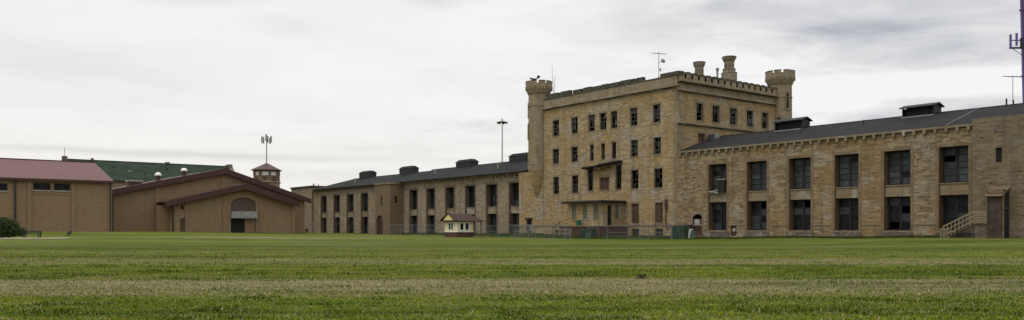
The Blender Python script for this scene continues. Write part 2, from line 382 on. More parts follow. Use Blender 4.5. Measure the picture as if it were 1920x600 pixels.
def wall(mb, F, a0, a1, h0, h1, holes=(), depth=.4, mi_wall=0, mi_rev=0):
    """holes: (a0,a1,h0,h1[,depth[,arch_rise]])"""
    A = sorted({a0, a1, *[x for q in holes for x in q[:2]]}); H = sorted({h0, h1, *[x for q in holes for x in q[2:4]]})
    for i in range(len(A)-1):
        j = 0
        while j < len(H)-1:
            def inside(jj):
                am, hm = (A[i]+A[i+1])/2, (H[jj]+H[jj+1])/2
                return any(q[0] < am < q[1] and q[2] < hm < q[3] for q in holes)
            if inside(j): j += 1; continue
            k = j
            while k+1 < len(H)-1 and not inside(k+1): k += 1
            mb.cur = mi_wall
            mb.face([F(A[i], 0, H[j]), F(A[i+1], 0, H[j]), F(A[i+1], 0, H[k+1]), F(A[i], 0, H[k+1])])
            j = k+1
    for q in holes:
        b0, b1, g0, g1 = q[:4]; d = q[4] if len(q) > 4 and q[4] else depth; rise = q[5] if len(q) > 5 else 0
        mb.cur = mi_rev
        top = g1-rise
        mb.face([F(b0,0,g0),F(b0,d,g0),F(b0,d,top),F(b0,0,top)])
        mb.face([F(b1,0,g0),F(b1,d,g0),F(b1,d,top),F(b1,0,top)])
        mb.face([F(b0,0,g0),F(b1,0,g0),F(b1,d,g0),F(b0,d,g0)])
        if not rise: mb.face([F(b0,0,g1),F(b1,0,g1),F(b1,d,g1),F(b0,d,g1)])
        else:
            n = 10; cpt = [((b0+b1)/2-(b1-b0)/2*cos(pi*k/n), top+rise*sin(pi*k/n)) for k in range(n+1)]
            for (x0, z0), (x1, z1) in zip(cpt, cpt[1:]):
                mb.cur = mi_wall; mb.face([F(x0,0,z0),F(x1,0,z1),F(x1,0,g1),F(x0,0,g1)])
                mb.cur = mi_rev; mb.face([F(x0,0,z0),F(x1,0,z1),F(x1,d,z1),F(x0,d,z0)])
    mb.cur = 0
def fbox(mb, F, a0, a1, d0, d1, h0, h1):
    p = [F(a0,d0,h0),F(a1,d0,h0),F(a1,d1,h0),F(a0,d1,h0),F(a0,d0,h1),F(a1,d0,h1),F(a1,d1,h1),F(a0,d1,h1)]
    mb.hexa(p)
rw = random.Random(5)
def window(root, off, F, a0, a1, h0, h1, depth, nx, ny, fw=.09, bw=.05, fm='frame', panes=('glass_dark','glass_mid','glass_pale'), wts=(5,3,1), miss=.12, brk=.0, name='window', mid=0):
    mb = MB(off); d0, d1 = depth-.05, depth+.05
    e = .012
    a0 += e; a1 -= e; h0 += e; h1 -= e
    fbox(mb,F,a0,a0+fw,d0,d1,h0,h1); fbox(mb,F,a1-fw,a1,d0,d1,h0,h1)
    fbox(mb,F,a0+fw,a1-fw,d0,d1,h0,h0+fw); fbox(mb,F,a0+fw,a1-fw,d0,d1,h1-fw,h1)
    A = [a0+fw+(a1-a0-2*fw)*k/nx for k in range(nx+1)]; H = [h0+fw+(h1-h0-2*fw)*k/ny for k in range(ny+1)]
    for k in range(1, nx):
        lo, hi = h0+fw, h1-fw
        if brk and rw.random() < brk: lo, hi = (lo, lo+(hi-lo)*rw.uniform(.3,.8)) if rw.random() < .5 else (lo+(hi-lo)*rw.uniform(.2,.6), hi)
        w_ = mid if mid and k*2 == nx else bw
        fbox(mb,F,A[k]-w_/2,A[k]+w_/2,depth-.03-(w_ > bw)*.05,depth+.03,lo,hi)
    for k in range(1, ny):
        if brk and rw.random() < brk*.7: continue
        t = rw.uniform(-.05,.05) if brk else 0
        fbox(mb,F,a0+fw,a1-fw,depth-.025,depth+.025,H[k]-bw/2+t,H[k]+bw/2+t)
    w = mb.build(name, fm, root)
    pb = MB(off)
    for i in range(nx):
        for j in range(ny):
            if rw.random() < miss: continue
            pb.cur = rw.choices(range(len(panes)), wts)[0]
            t0, t1 = rw.uniform(-.02,.02), rw.uniform(-.02,.02)
            pb.face([F(A[i],depth+t0,H[j]),F(A[i+1],depth+t1,H[j]),F(A[i+1],depth-t0,H[j+1]),F(A[i],depth-t1,H[j+1])])
    if pb.f: pb.build('pane', list(panes), w)
    return w
def board(root, off, F, a0, a1, h0, h1, depth, m='rust', name='boarded_window'):
    mb = MB(off); mb2 = MB(off); e = .012; n = max(2, int((h1-h0)/.35))
    for k in range(n):
        z0 = h0+e+(h1-h0-2*e)*k/n; z1 = h0+e+(h1-h0-2*e)*(k+1)/n-.03
        dd = rw.uniform(-.03,.03)
        fbox(mb,F,a0+.1,a1-.1,depth+dd,depth+dd+.04,z0,z1)
    o = mb.build(name, m, root)
    fbox(mb2,F,a0+e,a0+.1,depth-.05,depth+.06,h0+e,h1-e); fbox(mb2,F,a1-.1,a1-e,depth-.05,depth+.06,h0+e,h1-e)
    am = (a0+a1)/2; fbox(mb2,F,am-.04,am+.04,depth-.1,depth-.04,h0+e,h1-e)
    mb2.build('frame', 'wood', o)
    return o

# ------------------------------------------------------------------ ground
def axis(lo, hi, bounds):
    out = [lo]; x = lo
    while x < hi:
        st = next(s_ for b, s_ in bounds if abs(x) < b); x += st; out.append(min(x, hi))
    return out
def ground():
    xs = np.array(axis(-2600, 2600, [(110, 2.5), (300, 12), (9e9, 150)])); ys = np.array([-400,-100,-30,0,5] + list(np.arange(8, 240, 2.0)) + [250,280,330,400,600,1000,1600,2600,3600])
    X, Y = np.meshgrid(xs, ys); Z = ground_np(X, Y)
    nx, ny = len(xs), len(ys)
    me = bpy.data.meshes.new('ground')
    V = np.stack([X, Y, Z], -1).reshape(-1, 3)
    idx = np.arange(nx*ny).reshape(ny, nx)
    F = np.stack([idx[:-1,:-1], idx[:-1,1:], idx[1:,1:], idx[1:,:-1]], -1).reshape(-1, 4)
    me.from_pydata(V.tolist(), [], F.tolist()); me.polygons.foreach_set('use_smooth', [True]*len(me.polygons))
    o = bpy.data.objects.new('ground', me); COL.objects.link(o); tag(o, 'mown lawn with bands of dry cut grass', 'lawn', kind='structure')
    m, q, p, out = mat('mown_lawn')
    t = q.new('ShaderNodeTexCoord'); ob = t.outputs['Object']; s = q.new('ShaderNodeSeparateXYZ'); q.l.new(ob, s.inputs[0])
    n1, _ = q.noise(q.scalev(ob, (.08, .5, 1)), 1, 5, .6)
    n2, _ = q.noise(q.scalev(ob, (.5, 1.4, 1)), 1, 6, .7)
    n3, _ = q.noise(ob, 7, 4, .75)
    lg, _ = q.noise(q.scalev(ob, (.02, .09, 1), (4, 0, 0)), 1, 5, .6)
    y = s.outputs[1]
    # bands across the field, in metres from the path; the edges wander with the mower
    yy = q.m('ADD', y, q.m('MULTIPLY', q.m('SUBTRACT', n1, .5), q.m('MULTIPLY', y, .24)))
    yy = q.m('ADD', yy, q.m('MULTIPLY', q.m('SUBTRACT', n2, .5), q.m('MULTIPLY', y, .05)))
    yy = q.m('ADD', yy, q.m('MULTIPLY', s.outputs[0], -.012))
    bl, _ = q.noise(q.scalev(ob, (.03, .03, 1), (2, 5, 0)), 1, 3, .6); yy = q.m('ADD', yy, q.m('MULTIPLY', q.m('SUBTRACT', bl, .5), q.m('MULTIPLY', q.m('MAXIMUM', q.m('SUBTRACT', y, 26), 0), .7)))
    gr, gr2, dry, ol, dk, lt = (.080,.112,.006), (.054,.083,.005), (.21,.18,.095), (.115,.125,.028), (.040,.066,.004), (.090,.114,.009)
    st = [(0,gr),(12,gr),(15.6,gr2),(17.4,gr),(19.4,ol),(20.5,dry),(23.6,dry),(25.2,ol),(26.2,gr2),(28,gr),(32,gr),(33.8,ol),(36,dry),(38,ol),(39,dry),(41,ol),(44,lt),(49,ol),(55,dk),(72,dk),(82,lt),(90,gr2),(104,lt),(128,lt),(160,lt)]
    c = q.ramp(q.m('DIVIDE', yy, 160), [(a/160, b) for a, b in st])
    c = q.mix(q.mapr(lg, .45, .62, 0, .7), c, ol); c = q.mix(q.mapr(lg, .44, .32, 0, .8), c, dk)
    sk, _ = q.noise(q.scalev(ob, (.12, 1.1, 1), (0, 9, 0)), 1, 6, .7)
    c = q.mix(q.mapr(sk, .5, .68, 0, .6), c, (.24,.215,.115)); c = q.mix(q.mapr(sk, .47, .33, 0, .55), c, (.075,.098,.008))
    sf, _ = q.noise(q.scalev(ob, (.022, .13, 1), (8, 3, 0)), 1, 6, .65)
    c = q.mix(q.mapr(sf, .53, .64, 0, .6), c, (.15,.148,.048)); c = q.mix(q.mapr(sf, .46, .36, 0, .8), c, dk)
    c = q.mix(q.mapr(n2, .45, .7, 0, .5), c, (.06,.075,.010))
    c = q.mix(q.mapr(n3, .35, .75, 0, .45), c, (.06,.068,.02))
    q.l.new(c, p.inputs['Base Color']); p.inputs['Roughness'].default_value = 1; p.inputs['Specular IOR Level'].default_value = .05
    bump(q, p, q.m('ADD', n3, n2), .6, .06)
    me.materials.append(m)
    return o
ground()

def strip(name, pts, half, label, lift, m='concrete'):
    mb = MB(); n = 24; P = []
    for (x0, y0), (x1, y1) in zip(pts, pts[1:]):
        for k in range(n): P.append((x0+(x1-x0)*k/n, y0+(y1-y0)*k/n))
    P.append(pts[-1]); L = []
    for i, pnt in enumerate(P):
        a = Vector(P[max(i-1,0)]); b = Vector(P[min(i+1,len(P)-1)]); d = (b-a).normalized(); nn = Vector((-d.y, d.x))
        w = half*(1+.12*sin(i*1.7)); row = []
        for k in (-1,-.3,.3,1):
            q = Vector(pnt)+nn*w*k; row.append((q.x, q.y, G(q.x, q.y)+lift))
        L.append(row)
    for r0, r1 in zip(L, L[1:]):
        for k in range(3): mb.face([r0[k], r0[k+1], r1[k+1], r1[k]])
    return tag(mb.build(name, m), label, 'path', kind='structure')
strip('path', [(-86,83),(-64,89),(-49.5,92.5)], 2.8, 'pale concrete path ending in the lawn beside the bench', .05)
strip('pavement', [(-53,97.6),(-44,101),(-30,107),(-16,113)], .35, 'thin pale kerb strip running across the lawn', .045)

# ------------------------------------------------------------------ central block
UL, UR, VB = -107.4, -77.0, 24.4
def battlement(mb, F, a0, a1, h, mer, gap, hh, d0, d1, skip=lambda k: False, jit=0):
    a = a0; k = 0; rr = random.Random(3)
    while a < a1-.1:
        b = min(a+mer, a1)
        if not skip(k): fbox(mb, F, a, b, d0, d1, h, h+hh*(1-jit*rr.random()))
        a += mer+gap; k += 1
def central():
    root, off = gthing('prison_building', 'tall four-storey limestone main block with corner turrets and battlements', 'building', -92, 12)
    TOP = 21.3
    Ff, Fr = Front(0), Right(UR)
    top = [(-103.66,-102.05),(-99.06,-97.53),(-95.06,-93.61),(-92.54,-91.02),(-90.09,-88.73),(-86.07,-84.56),(-81.53,-80.1)]
    r2 = [(-103.66,-102.05),(-99.06,-97.53),(-94.69,-93.85),(-92.19,-91.37),(-89.87,-88.96),(-85.96,-84.46),(-81.42,-80.0)]
    r3 = [(-103.52,-102.05,7.1,9.9),(-98.93,-97.41,7.12,9.93),(-95.18,-93.97,7.33,10.74),(-92.54,-90.44,7.38,9.26),(-89.07,-87.83,7.35,11.0),(-85.85,-84.35,7.3,10.05),(-81.32,-79.7,7.28,10.02)]
    r4 = [(-85.75,-84.24,2.25,5.11),(-81.12,-79.6,2.3,5.15)]
    rb = [(-85.75,-84.24,.15,1.42),(-81.12,-79.6,.15,1.5),(-103.39,-101.92,.36,1.24)]
    holes = [(a,b,16.62,19.2) for a,b in top]+[(a,b,12.05,14.5) for a,b in r2]+r3+r4+rb
    door = (-110.6,-109.1,.1,3.05,.5)
    mb = MB(off)
    wall(mb, Ff, UL, UR, -.6, TOP, holes, .38, 0, 1)
    side = [(4.15,5.55),(7.7,9.27),(11.75,13.35),(15.75,17.4),(19.55,21.05)]
    sh = [(a,b,16.9,19.33) for a,b in side]+[(4.5,6.02,13.88,15.05)]
    wall(mb, Fr, 0, VB, -.6, TOP, sh, .38, 0, 1)
    mb.face([(UL,0,-.6),(UL,VB,-.6),(UL,VB,TOP),(UL,0,TOP)]); mb.face([(UL,VB,-.6),(UR,VB,-.6),(UR,VB,TOP),(UL,VB,TOP)])
    # left lower wall, level with the front (the turret sits above it)
    wall(mb, Front(.02), -112.6, UL, -.6, 11.1, [door], .5, 0, 1)
    mb.face([(-112.6,.02,-.6),(-112.6,6,-.6),(-112.6,6,11.1),(-112.6,.02,11.1)])
    mb.face([(-112.6,.02,11.1),(UL,.02,11.1),(UL,6,11.1),(-112.6,6,11.1)])
    mb.face([(-112.6,6,-.6),(UL,6,-.6),(UL,6,11.1),(-112.6,6,11.1)])
    wl = mb.build('wall', ['stone','trim'], root)
    q = MB(off); fbox(q, Front(.02), -110.56,-109.14,.38,.44,.12,3.0); q.cur = 1; fbox(q, Front(.02), -110.1,-109.5,.3,.37,1.1,1.9); q.build('door', ['void','grey'], root); q = MB(off); fbox(q, Front(.02), -110.9,-108.8,-.15,-.001,3.06,3.3); q.build('door_hood', 'brown', root)
    # quoins at the near corner
    q = MB(off)
    for k in range(36):
        w = .75 if k % 2 else .5; z = -.3+k*.6
        if z > 20.9: break
        fbox(q, Ff, UR-w, UR+.03, -.03, .05, z, z+.57); fbox(q, Fr, .05, 1.2-w, -.03, .02, z, z+.57)
    q.build('quoin', 'trim', root)
    # window surrounds
    q = MB(off)
    for a,b,h0,h1 in holes:
        if h0 < 1.6: continue
        fbox(q, Ff, a-.12, b+.12, -.05, .0, h0-.2, h0-.01)
        fbox(q, Ff, a-.16, b+.16, -.025, .0, h1+.01, h1+.34)
    for a,b,h0,h1 in sh:
        fbox(q, Fr, a-.12, b+.12, -.06, .0, h0-.2, h0-.01); fbox(q, Fr, a-.3, b+.3, -.03, .0, h1+.01, h1+.33)
        if h0 > 15: fbox(q, Fr, a-.32, a-.01, -.02, .0, h0, h1+.0); fbox(q, Fr, b+.01, b+.32, -.02, .0, h0, h1)
    q.build_each('lintel', 'trim', root)
    kw = dict(fw=.09, bw=.06, fm='sash')
    for i,(a,b) in enumerate(top): window(root,off,Ff,a,b,16.62,19.2,.3,2,4,miss=.5,brk=.5,wts=(9,2,1),**kw)
    for i,(a,b) in enumerate(r2):
        if 2 <= i <= 4: window(root,off,Ff,a,b,12.05,14.5,.3,1,4,miss=.3,brk=.2,fw=.08,bw=.05,fm='rust')
        else: window(root,off,Ff,a,b,12.05,14.5,.3,2,4,miss=.42,brk=.4,wts=(9,2,0),**kw)
    for i,r in enumerate(r3):
        if i == 3: board(root,off,Ff,*r,.28,'brown')
        elif i in (1,0): window(root,off,Ff,*r,.3,2,4,fm='rust',miss=.3,brk=.3,wts=(8,1,0))
        else: window(root,off,Ff,*r,.3,2,4,fm='rust',miss=.45,brk=.4,wts=(8,1,0))
    for r in r4: board(root,off,Ff,*r,.25)
    for r in rb: board(root,off,Ff,*r,.3,'void')
    for a,b in side: window(root,off,Fr,a,b,16.9,19.33,.3,2,4,miss=.45,brk=.4,wts=(6,2,2),**kw)
    board(root,off,Fr,4.5,6.02,13.88,15.05,.25)
    # cornice bands, parapet
    q = MB(off)
    fbox(q, Ff, UL+1.4, UR+.42, -.42, .0, TOP, TOP+.2)
    fbox(q, Fr, .0, VB-1.5, -.42, .0, 20.75, 21.0)
    fbox(q, Fr, .0, VB-1.5, -.62, .0, 22.0, 22.219)
    # storey string on the side
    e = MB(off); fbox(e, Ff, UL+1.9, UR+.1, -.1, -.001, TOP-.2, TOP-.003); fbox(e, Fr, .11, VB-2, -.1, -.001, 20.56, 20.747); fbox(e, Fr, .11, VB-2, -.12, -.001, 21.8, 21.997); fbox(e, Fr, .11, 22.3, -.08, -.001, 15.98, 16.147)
    e.build_each('cornice_shadow_band', 'plinth', root)  # dark strips draw the shadow lines under the ledges
    fbox(q, Fr, .0, 22.5, -.36, .0, 16.15, 16.38)
    q.build('cornice', 'trim', root)
    q = MB(off)
    PT = 22.8
    fbox(q, Ff, UL, UR+.04, -.06, .5, TOP+.2, PT)              # parapet wall, front
    fbox(q, Fr, .5, VB, -.04, .5, 21.0, 22.0-.002); fbox(q, Fr, .0, VB, .0, .5, 22.0, 23.19)
    fbox(q, Front(VB), UL, UR, -.5, 0, TOP, 22.6); q.box(UL, UL+.5, .5, VB-.5, TOP, 22.6)
    # small corbels under the side battlement
    q.build('parapet', 'stone_p', root)
    q = MB(off); rr = random.Random(8)
    fbox(q, Ff, UL+.5, UR-3.0, -.12, .55, PT, PT+.16)
    a = UL+2.2
    for k, (w, gp, hh) in enumerate([(2.9,.7,.75),(2.3,.75,.75),(2.0,.35,.6),(1.8,.4,.66),(1.6,.3,.55),(1.5,.4,.6),(1.9,.3,.55),(1.9,.3,.6),(1.6,.3,.5)]):
        fbox(q, Ff, a, a+w, -.1, .5, PT+.16, PT+.16+hh); a += w+gp
    fbox(q, Ff, -86.2,-85.0,-.1,.5,PT+.16,PT+.72); fbox(q, Ff, -84.6,-83.4,-.1,.5,PT+.16,PT+.72)
    fbox(q, Ff, UR-3.0, UR+.34, -.14, .9, PT, PT+.62)
    q.build_each('battlement', 'coping', root)
    q = MB(off); sl_ = [(1.2+1.45*k, 1.6+1.45*k, 22.5, 23.12, .3) for k in range(15)]
    Fp = Right(UR+.3); wall(q, Fp, 0.02, VB-1.5, 22.22, 23.2, sl_, .3, 0, 1)
    for sa in sl_: q.cur = 1; q.face([Fp(sa[0],.3,sa[2]),Fp(sa[1],.3,sa[2]),Fp(sa[1],.3,sa[3]),Fp(sa[0],.3,sa[3])])
    q.cur = 2; fbox(q, Fp, -.02, VB-1.5, -.06, .8, 23.2, 23.36)
    for k in range(16): fbox(q, Fp, .35+1.45*k, 1.1+1.45*k, -.03, .7, 23.36, 23.46)
    q.build('battlement', ['stone_p','void','coping'], root)
    q = MB(off); q.box(UL+.5, UR-.5, .5, VB-.5, 21.6, 21.9); q.build('roof', 'slate', root)
    # turrets
    def turret(cu, cv, hb, cone):
        q = MB(off)
        prof = ([(1.80,11.3)] if cone else [(1.75,hb)]) + [(1.82, 11.4 if cone else hb+.1),(1.78,21.9),(1.9,22.0),(1.78,22.1),(1.76,23.9),(1.95,24.2),(2.1,24.6),(2.25,25.1),(2.25,25.75)]
        q.lathe(cu, cv, prof, 24)
        for k in range(24):
            a = 2*pi*k/24; q.obox((cu+2.2*cos(a), cv+2.2*sin(a), 25.0), (.2,.2,.55), a)
        if cone:
            c_ = MB(off); c_.lathe(cu, cv, [(.2,6.4),(.75,7.4),(1.3,9.0),(1.66,10.6),(1.83,11.4)], 24); c_.build('turret_corbel', 'stone', root)
        t = q.build('turret', 'stone_p', root)
        nn = 9
        for k in range(nn):
            a = 2*pi*k/nn+.25; q = MB(off)
            for s_ in (-.2, 0, .2):
                q.cur = 0; q.obox((cu+2.08*cos(a+s_*.8), cv+2.08*sin(a+s_*.8), 25.93), (.34,.42,.36), a+s_*.8)
                q.cur = 1; q.obox((cu+2.08*cos(a+s_*.8), cv+2.08*sin(a+s_*.8), 26.15), (.4,.46,.09), a+s_*.8)
            q.build('merlon', ['stone_p','coping'], t)
        return t
    t = turret(-107.6, .35, 0, True)
    def slit(t, cu, cv, ang, z0, z1, w=.4):
        q = MB(off); q.obox((cu+1.72*cos(ang), cv+1.72*sin(ang), (z0+z1)/2), (.24,w,z1-z0), ang); q.build('slit_window', 'void', t)
        q = MB(off)
        for s_ in (-1,1): q.obox((cu+1.76*cos(ang)-s_*sin(ang)*(w/2+.1), cv+1.76*sin(ang)+s_*cos(ang)*(w/2+.1), (z0+z1)/2), (.26,.18,z1-z0+.3), ang)
        q.obox((cu+1.78*cos(ang), cv+1.78*sin(ang), z0-.12), (.26,w+.4,.2), ang)
        q.build_each('slit_surround', 'trim', t)
    slit(t, -107.6, .35, RAD(-115), 16.6, 19.0); slit(t, -107.6, .35, RAD(-150), 20.3, 22.6); slit(t, -107.6, .35, RAD(-140), 11.8, 14.2)
    t2 = turret(-77.3, 24.7, 10, False)
    slit(t2, -77.3, 24.7, RAD(-62), 17.0, 18.8); slit(t2, -77.3, 24.7, RAD(-20), 20.2, 22.6)
    # chimneys
    def chimney(u, v, prof, n=8):
        q = MB(off); q.lathe(u, v, prof, n, pi/8); c = q.build('chimney', 'stone_p', root)
        r, z = prof[-1]; q = MB(off); q.lathe(u, v, [(r-.02,z+.002),(r+.04,z+.02),(r+.04,z+.16)], n, pi/8); q.build('coping', 'coping', c)
        q = MB(off)
        for k in range(n):
            a = 2*pi*k/n; rr_ = prof[-5][0]*cos(pi/n)
            q.obox((u+rr_*cos(a), v+rr_*sin(a), prof[-4][1]-.6), (.06,.28,.7), a)
        q.build_each('recess', 'plinth', c)
    chimney(-84.8, 14.2, [(.95,21.9),(.95,25.2),(.74,25.35),(.70,25.5),(.70,26.75),(.82,26.9),(.98,27.25),(.98,27.45)])
    chimney(-81.9, 17.9, [(1.25,21.9),(1.25,25.7),(1.32,25.9),(1.0,26.0),(1.0,26.25),(1.08,26.5),(.80,26.6),(.80,27.6),(.92,27.8),(1.12,28.15),(1.12,28.3)])
    q = MB(off); q.tube((-83,16.4,21.9),(-83,16.4,26.3),.16); q.tube((-83,16.4,26.3),(-83,16.4,26.7),.24); q.build('flue_pipe', 'grey', root)
    # broken canopy over the middle windows
    q = MB(off)
    q.prism([(-95.5,10.72),(-91.8,11.0),(-91.8,11.2),(-95.5,11.02)], Ff, -1.1, -.05)
    q.prism([(-91.75,11.05),(-87.55,11.35),(-87.55,11.62),(-91.75,11.3)], Ff, -1.15, -.05)
    c = q.build('window_canopy', 'void', root)
    q = MB(off)
    q.obox((-92.3,-.75,10.75),(1.5,.1,.35),ry=RAD(12)); q.obox((-90.6,-.6,10.95),(1.3,.1,.3),ry=RAD(-6)); q.obox((-92.9,-.5,10.5),(.1,.1,.5)); q.build('broken_board', 'wood', c)
    # leaning rusty downpipe piece
    q = MB(off); q.tube((-78.9,-.18,5.2),(-78.95,-.2,2.3),.09); q.tube((-78.95,-.2,2.3),(-78.5,-.25,1.3),.09); q.box(-79.1,-78.7,-.3,-.02,4.2,5.6); q.build('broken_downpipe', 'rust', root)
    # base course
    q = MB(off); fbox(q, Ff, -112.6, UR+.08, -.1, -.001, 1.85, 2.02); q.build_each('string_course', 'trim', root)
    # porch
    PF = Front(-4.57); PR = Right(-87.1)
    q = MB(off)
    pw = [(-93.8,-92.8,2.9,5.0),(-91.3,-90.4,2.9,5.0),(-89.0,-88.0,2.9,5.0)]
    wall(q, PF, -94.6, -87.1, -.4, 5.25, pw, .2); 
    wall(q, PR, -4.57, 0, -.4, 5.25, [(-3.6,-2.75,1.95,4.9),(-2.05,-1.25,2.9,4.9)], .2)
    q.face([(-94.6,-4.57,-.4),(-94.6,0,-.4),(-94.6,0,5.25),(-94.6,-4.57,5.25)])
    p = q.build('porch', 'stone', root)
    q = MB(off); q.box(-95.6,-86.6,-5.3,-.08,5.25,5.42); q.cur=1; q.box(-95.4,-86.8,-5.1,-.08,5.42,5.6); q.build('porch_roof', ['void','dark'], p)
    for r in pw:
        q = MB(off); fbox(q, PF, r[0]+.01,r[1]-.01,.12,.16,r[2]+.01,r[3]-.01); q.cur=1
        fbox(q, PF, r[0]-.08,r[1]+.08,-.06,-.001,r[2]-.16,r[2]-.01); q.build('porch_window', ['blind','trim'], p)
    q = MB(off); fbox(q, PR,-2.04,-1.26,.12,.16,2.91,4.89); q.build('porch_window', 'blind', p)
    q = MB(off); fbox(q, PR,-3.59,-2.76,.12,.16,1.96,4.89); q.build('door', 'void', p)
    q = MB(off); q.box(-95.2,-86.4,-5.9,-.15,-.3,1.7); q.cur=1; q.box(-95.35,-86.2,-6.05,-.12,1.7,1.86)
    q.build('porch_deck', ['brown','wood'], p)
    q = MB(off)
    for k in range(6): q.box(-95.3-.3*(k+1),-95.3-.3*k,-5.6,-4.4,-.3,1.7-.28*(k+1)+.1)
    for k in range(3): q.box(-97.2+.9*k,-97.12+.9*k,-5.7,-5.62,0,1.4+.5*k)
    q.hexa([(-97.25,-5.7,1.35),(-95.2,-5.7,2.4),(-95.2,-5.62,2.4),(-97.25,-5.62,1.35),(-97.25,-5.7,1.45),(-95.2,-5.7,2.5),(-95.2,-5.62,2.5),(-97.25,-5.62,1.45)])
    q.build('porch_steps', 'rust', p)
central()

# ------------------------------------------------------------------ cell house wings
def cornice(root, off, F, a0, a1, h, step, m='trim'):
    q = MB(off); fbox(q, F, a0, a1, -.28, .25, h-.22, h)
    a = a0+.3
    while a < a1-.3:
        fbox(q, F, a, a+.28, -.3, .0, h-.62, h-.22); a += step
    q.build('cornice', m, root)
    e = MB(off); fbox(e, F, a0+.02, a1-.02, -.05, -.001, h-.32, h-.223); e.build('cornice_shadow_band', 'plinth', root)  # dark stone strip stands in for shade under the cornice
def wing_roof(root, off, u0, u1, vr, vb, he, hr, hip=0, mseam=()):
    q = MB(off); vf = -.12
    A,B,C_,D_ = (u0,vf,he),(u1,vf,he),(u1,vr,hr),(u0+hip,vr,hr)
    q.face([A,B,C_,D_]); q.face([(u0,vb,he),(u0+hip,vr,hr),(u1,vr,hr),(u1,vb,he)]); 
    q.face([(u0,vf,he),(u0+hip,vr,hr),(u0,vb,he)]); q.face([(u1,vf,he),(u1,vb,he),(u1,vr,hr)])
    q.face([(u0,vf,he),(u0,vb,he),(u1,vb,he),(u1,vf,he)])
    r = q.build('roof', 'slate', root)
    q = MB(off); q.box(u0+hip,u1,vr-.12,vr+.12,hr-.03,hr+.06); q.build('ridge_cap', 'dark', r)
    for us in mseam:
        q = MB(off); n = Vector((0,-(hr-he),(vr-vf))).normalized()*.08
        q.hexa([(us,vf,he+.02),(us+.14,vf,he+.02),(us+.14,vr,hr+.02),(us,vr,hr+.02),(us,vf+n.y,he+n.z),(us+.14,vf+n.y,he+n.z),(us+.14,vr+n.y,hr+n.z),(us,vr+n.y,hr+n.z)])
        q.build('roof_seam', 'seam', r)
    return r
def cupola(root, off, u, v, hr, a, b, style, hh=1.35):
    q = MB(off); u0,u1,v0,v1 = u-a/2,u+a/2,v-b/2,v+b/2
    if style == 0:
        # open-fronted ventilator with a shallow gable
        q.box(u0,u1,v0,v1,hr-.9,hr-.12)
        q.box(u0+.02,u0+.14,v0+.02,v1-.02,hr-.12,hr+hh*.72); q.box(u1-.14,u1-.02,v0+.02,v1-.02,hr-.12,hr+hh*.72)
        c = q.build('roof_ventilator', 'frame', root)
        q = MB(off); q.box(u0+.2,u1-.2,v0+.35,v1-.2,hr-.12,hr+hh*.7); q.build('louvre', 'void', c)
        q = MB(off); q.box(u0-.05,u1+.05,v0-.12,v0-.01,hr-.55,hr-.12); q.build('sill', 'galv', c)
        q = MB(off); z0,z1 = hr+hh*.72,hr+hh
        q.prism([(v0-.3,z0-.05),(v0-.3,z0+.07),(v,z1+.12),(v1+.3,z0+.07),(v1+.3,z0-.05),(v,z1-.02)], lambda p_,d,h: (u+d,p_,h), -a/2-.2, a/2+.2)
        q.build('ventilator_roof', 'frame', c)
        q = MB(off); q.prism([(v0+.02,z0),(v,z1-.05),(v1-.02,z0)], lambda p_,d,h: (u+d,p_,h), a/2-.1, a/2-.02); q.build('gable', 'frame', c)
    else:
        c_ = .45
        q.box(u0,u1,v0,v1,hr-1.0,hr+hh*.6)
        c = q.build('roof_ventilator', 'dark', root)
        q = MB(off); e = .22
        z0,z1 = hr+hh*.6,hr+hh
        q.hexa([(u0-e,v0-e,z0),(u1+e,v0-e,z0),(u1+e,v1+e,z0),(u0-e,v1+e,z0),(u0+c_,v0+.5,z1),(u1-c_,v0+.5,z1),(u1-c_,v1-.5,z1),(u0+c_,v1-.5,z1)])
        q.build('ventilator_roof', 'slate', c)
        q = MB(off)
        for k in range(5): q.box(u0+.05,u1-.05,v0-.05,v0-.002,hr-.6+k*.26,hr-.5+k*.26)
        q.build_each('louvre', 'frame', c)
def cell_bays(root, off, F, v, bays, hb, hs0, hs1, ht, depth, mrev):
    """tall recesses with a stone panel between the two windows of each"""
    q = MB(off)
    for a,b in bays: fbox(q, F, a+.005, b-.005, .22, depth+.3, hs0, hs1)
    q.build_each('spandrel', 'trim', root)
    q = MB(off)
    for a,b in bays:
        fbox(q, F, a-.1, b+.1, -.1, .3, hb-.18, hb+.0)
        fbox(q, F, a-.0, b+.0, .12, .22, hs1+.001, hs1+.1)
    q.build_each('sill', 'trim', root)
    q = MB(off)
    for a,b in bays:
        fbox(q, F, a-.34, a-.004, -.04, -.0, hb, ht+.34); fbox(q, F, b+.004, b+.34, -.04, 0, hb, ht+.34); fbox(q, F, a-.004, b+.004, -.04, 0, ht+.004, ht+.34)
    q.build_each('window_surround', mrev, root)
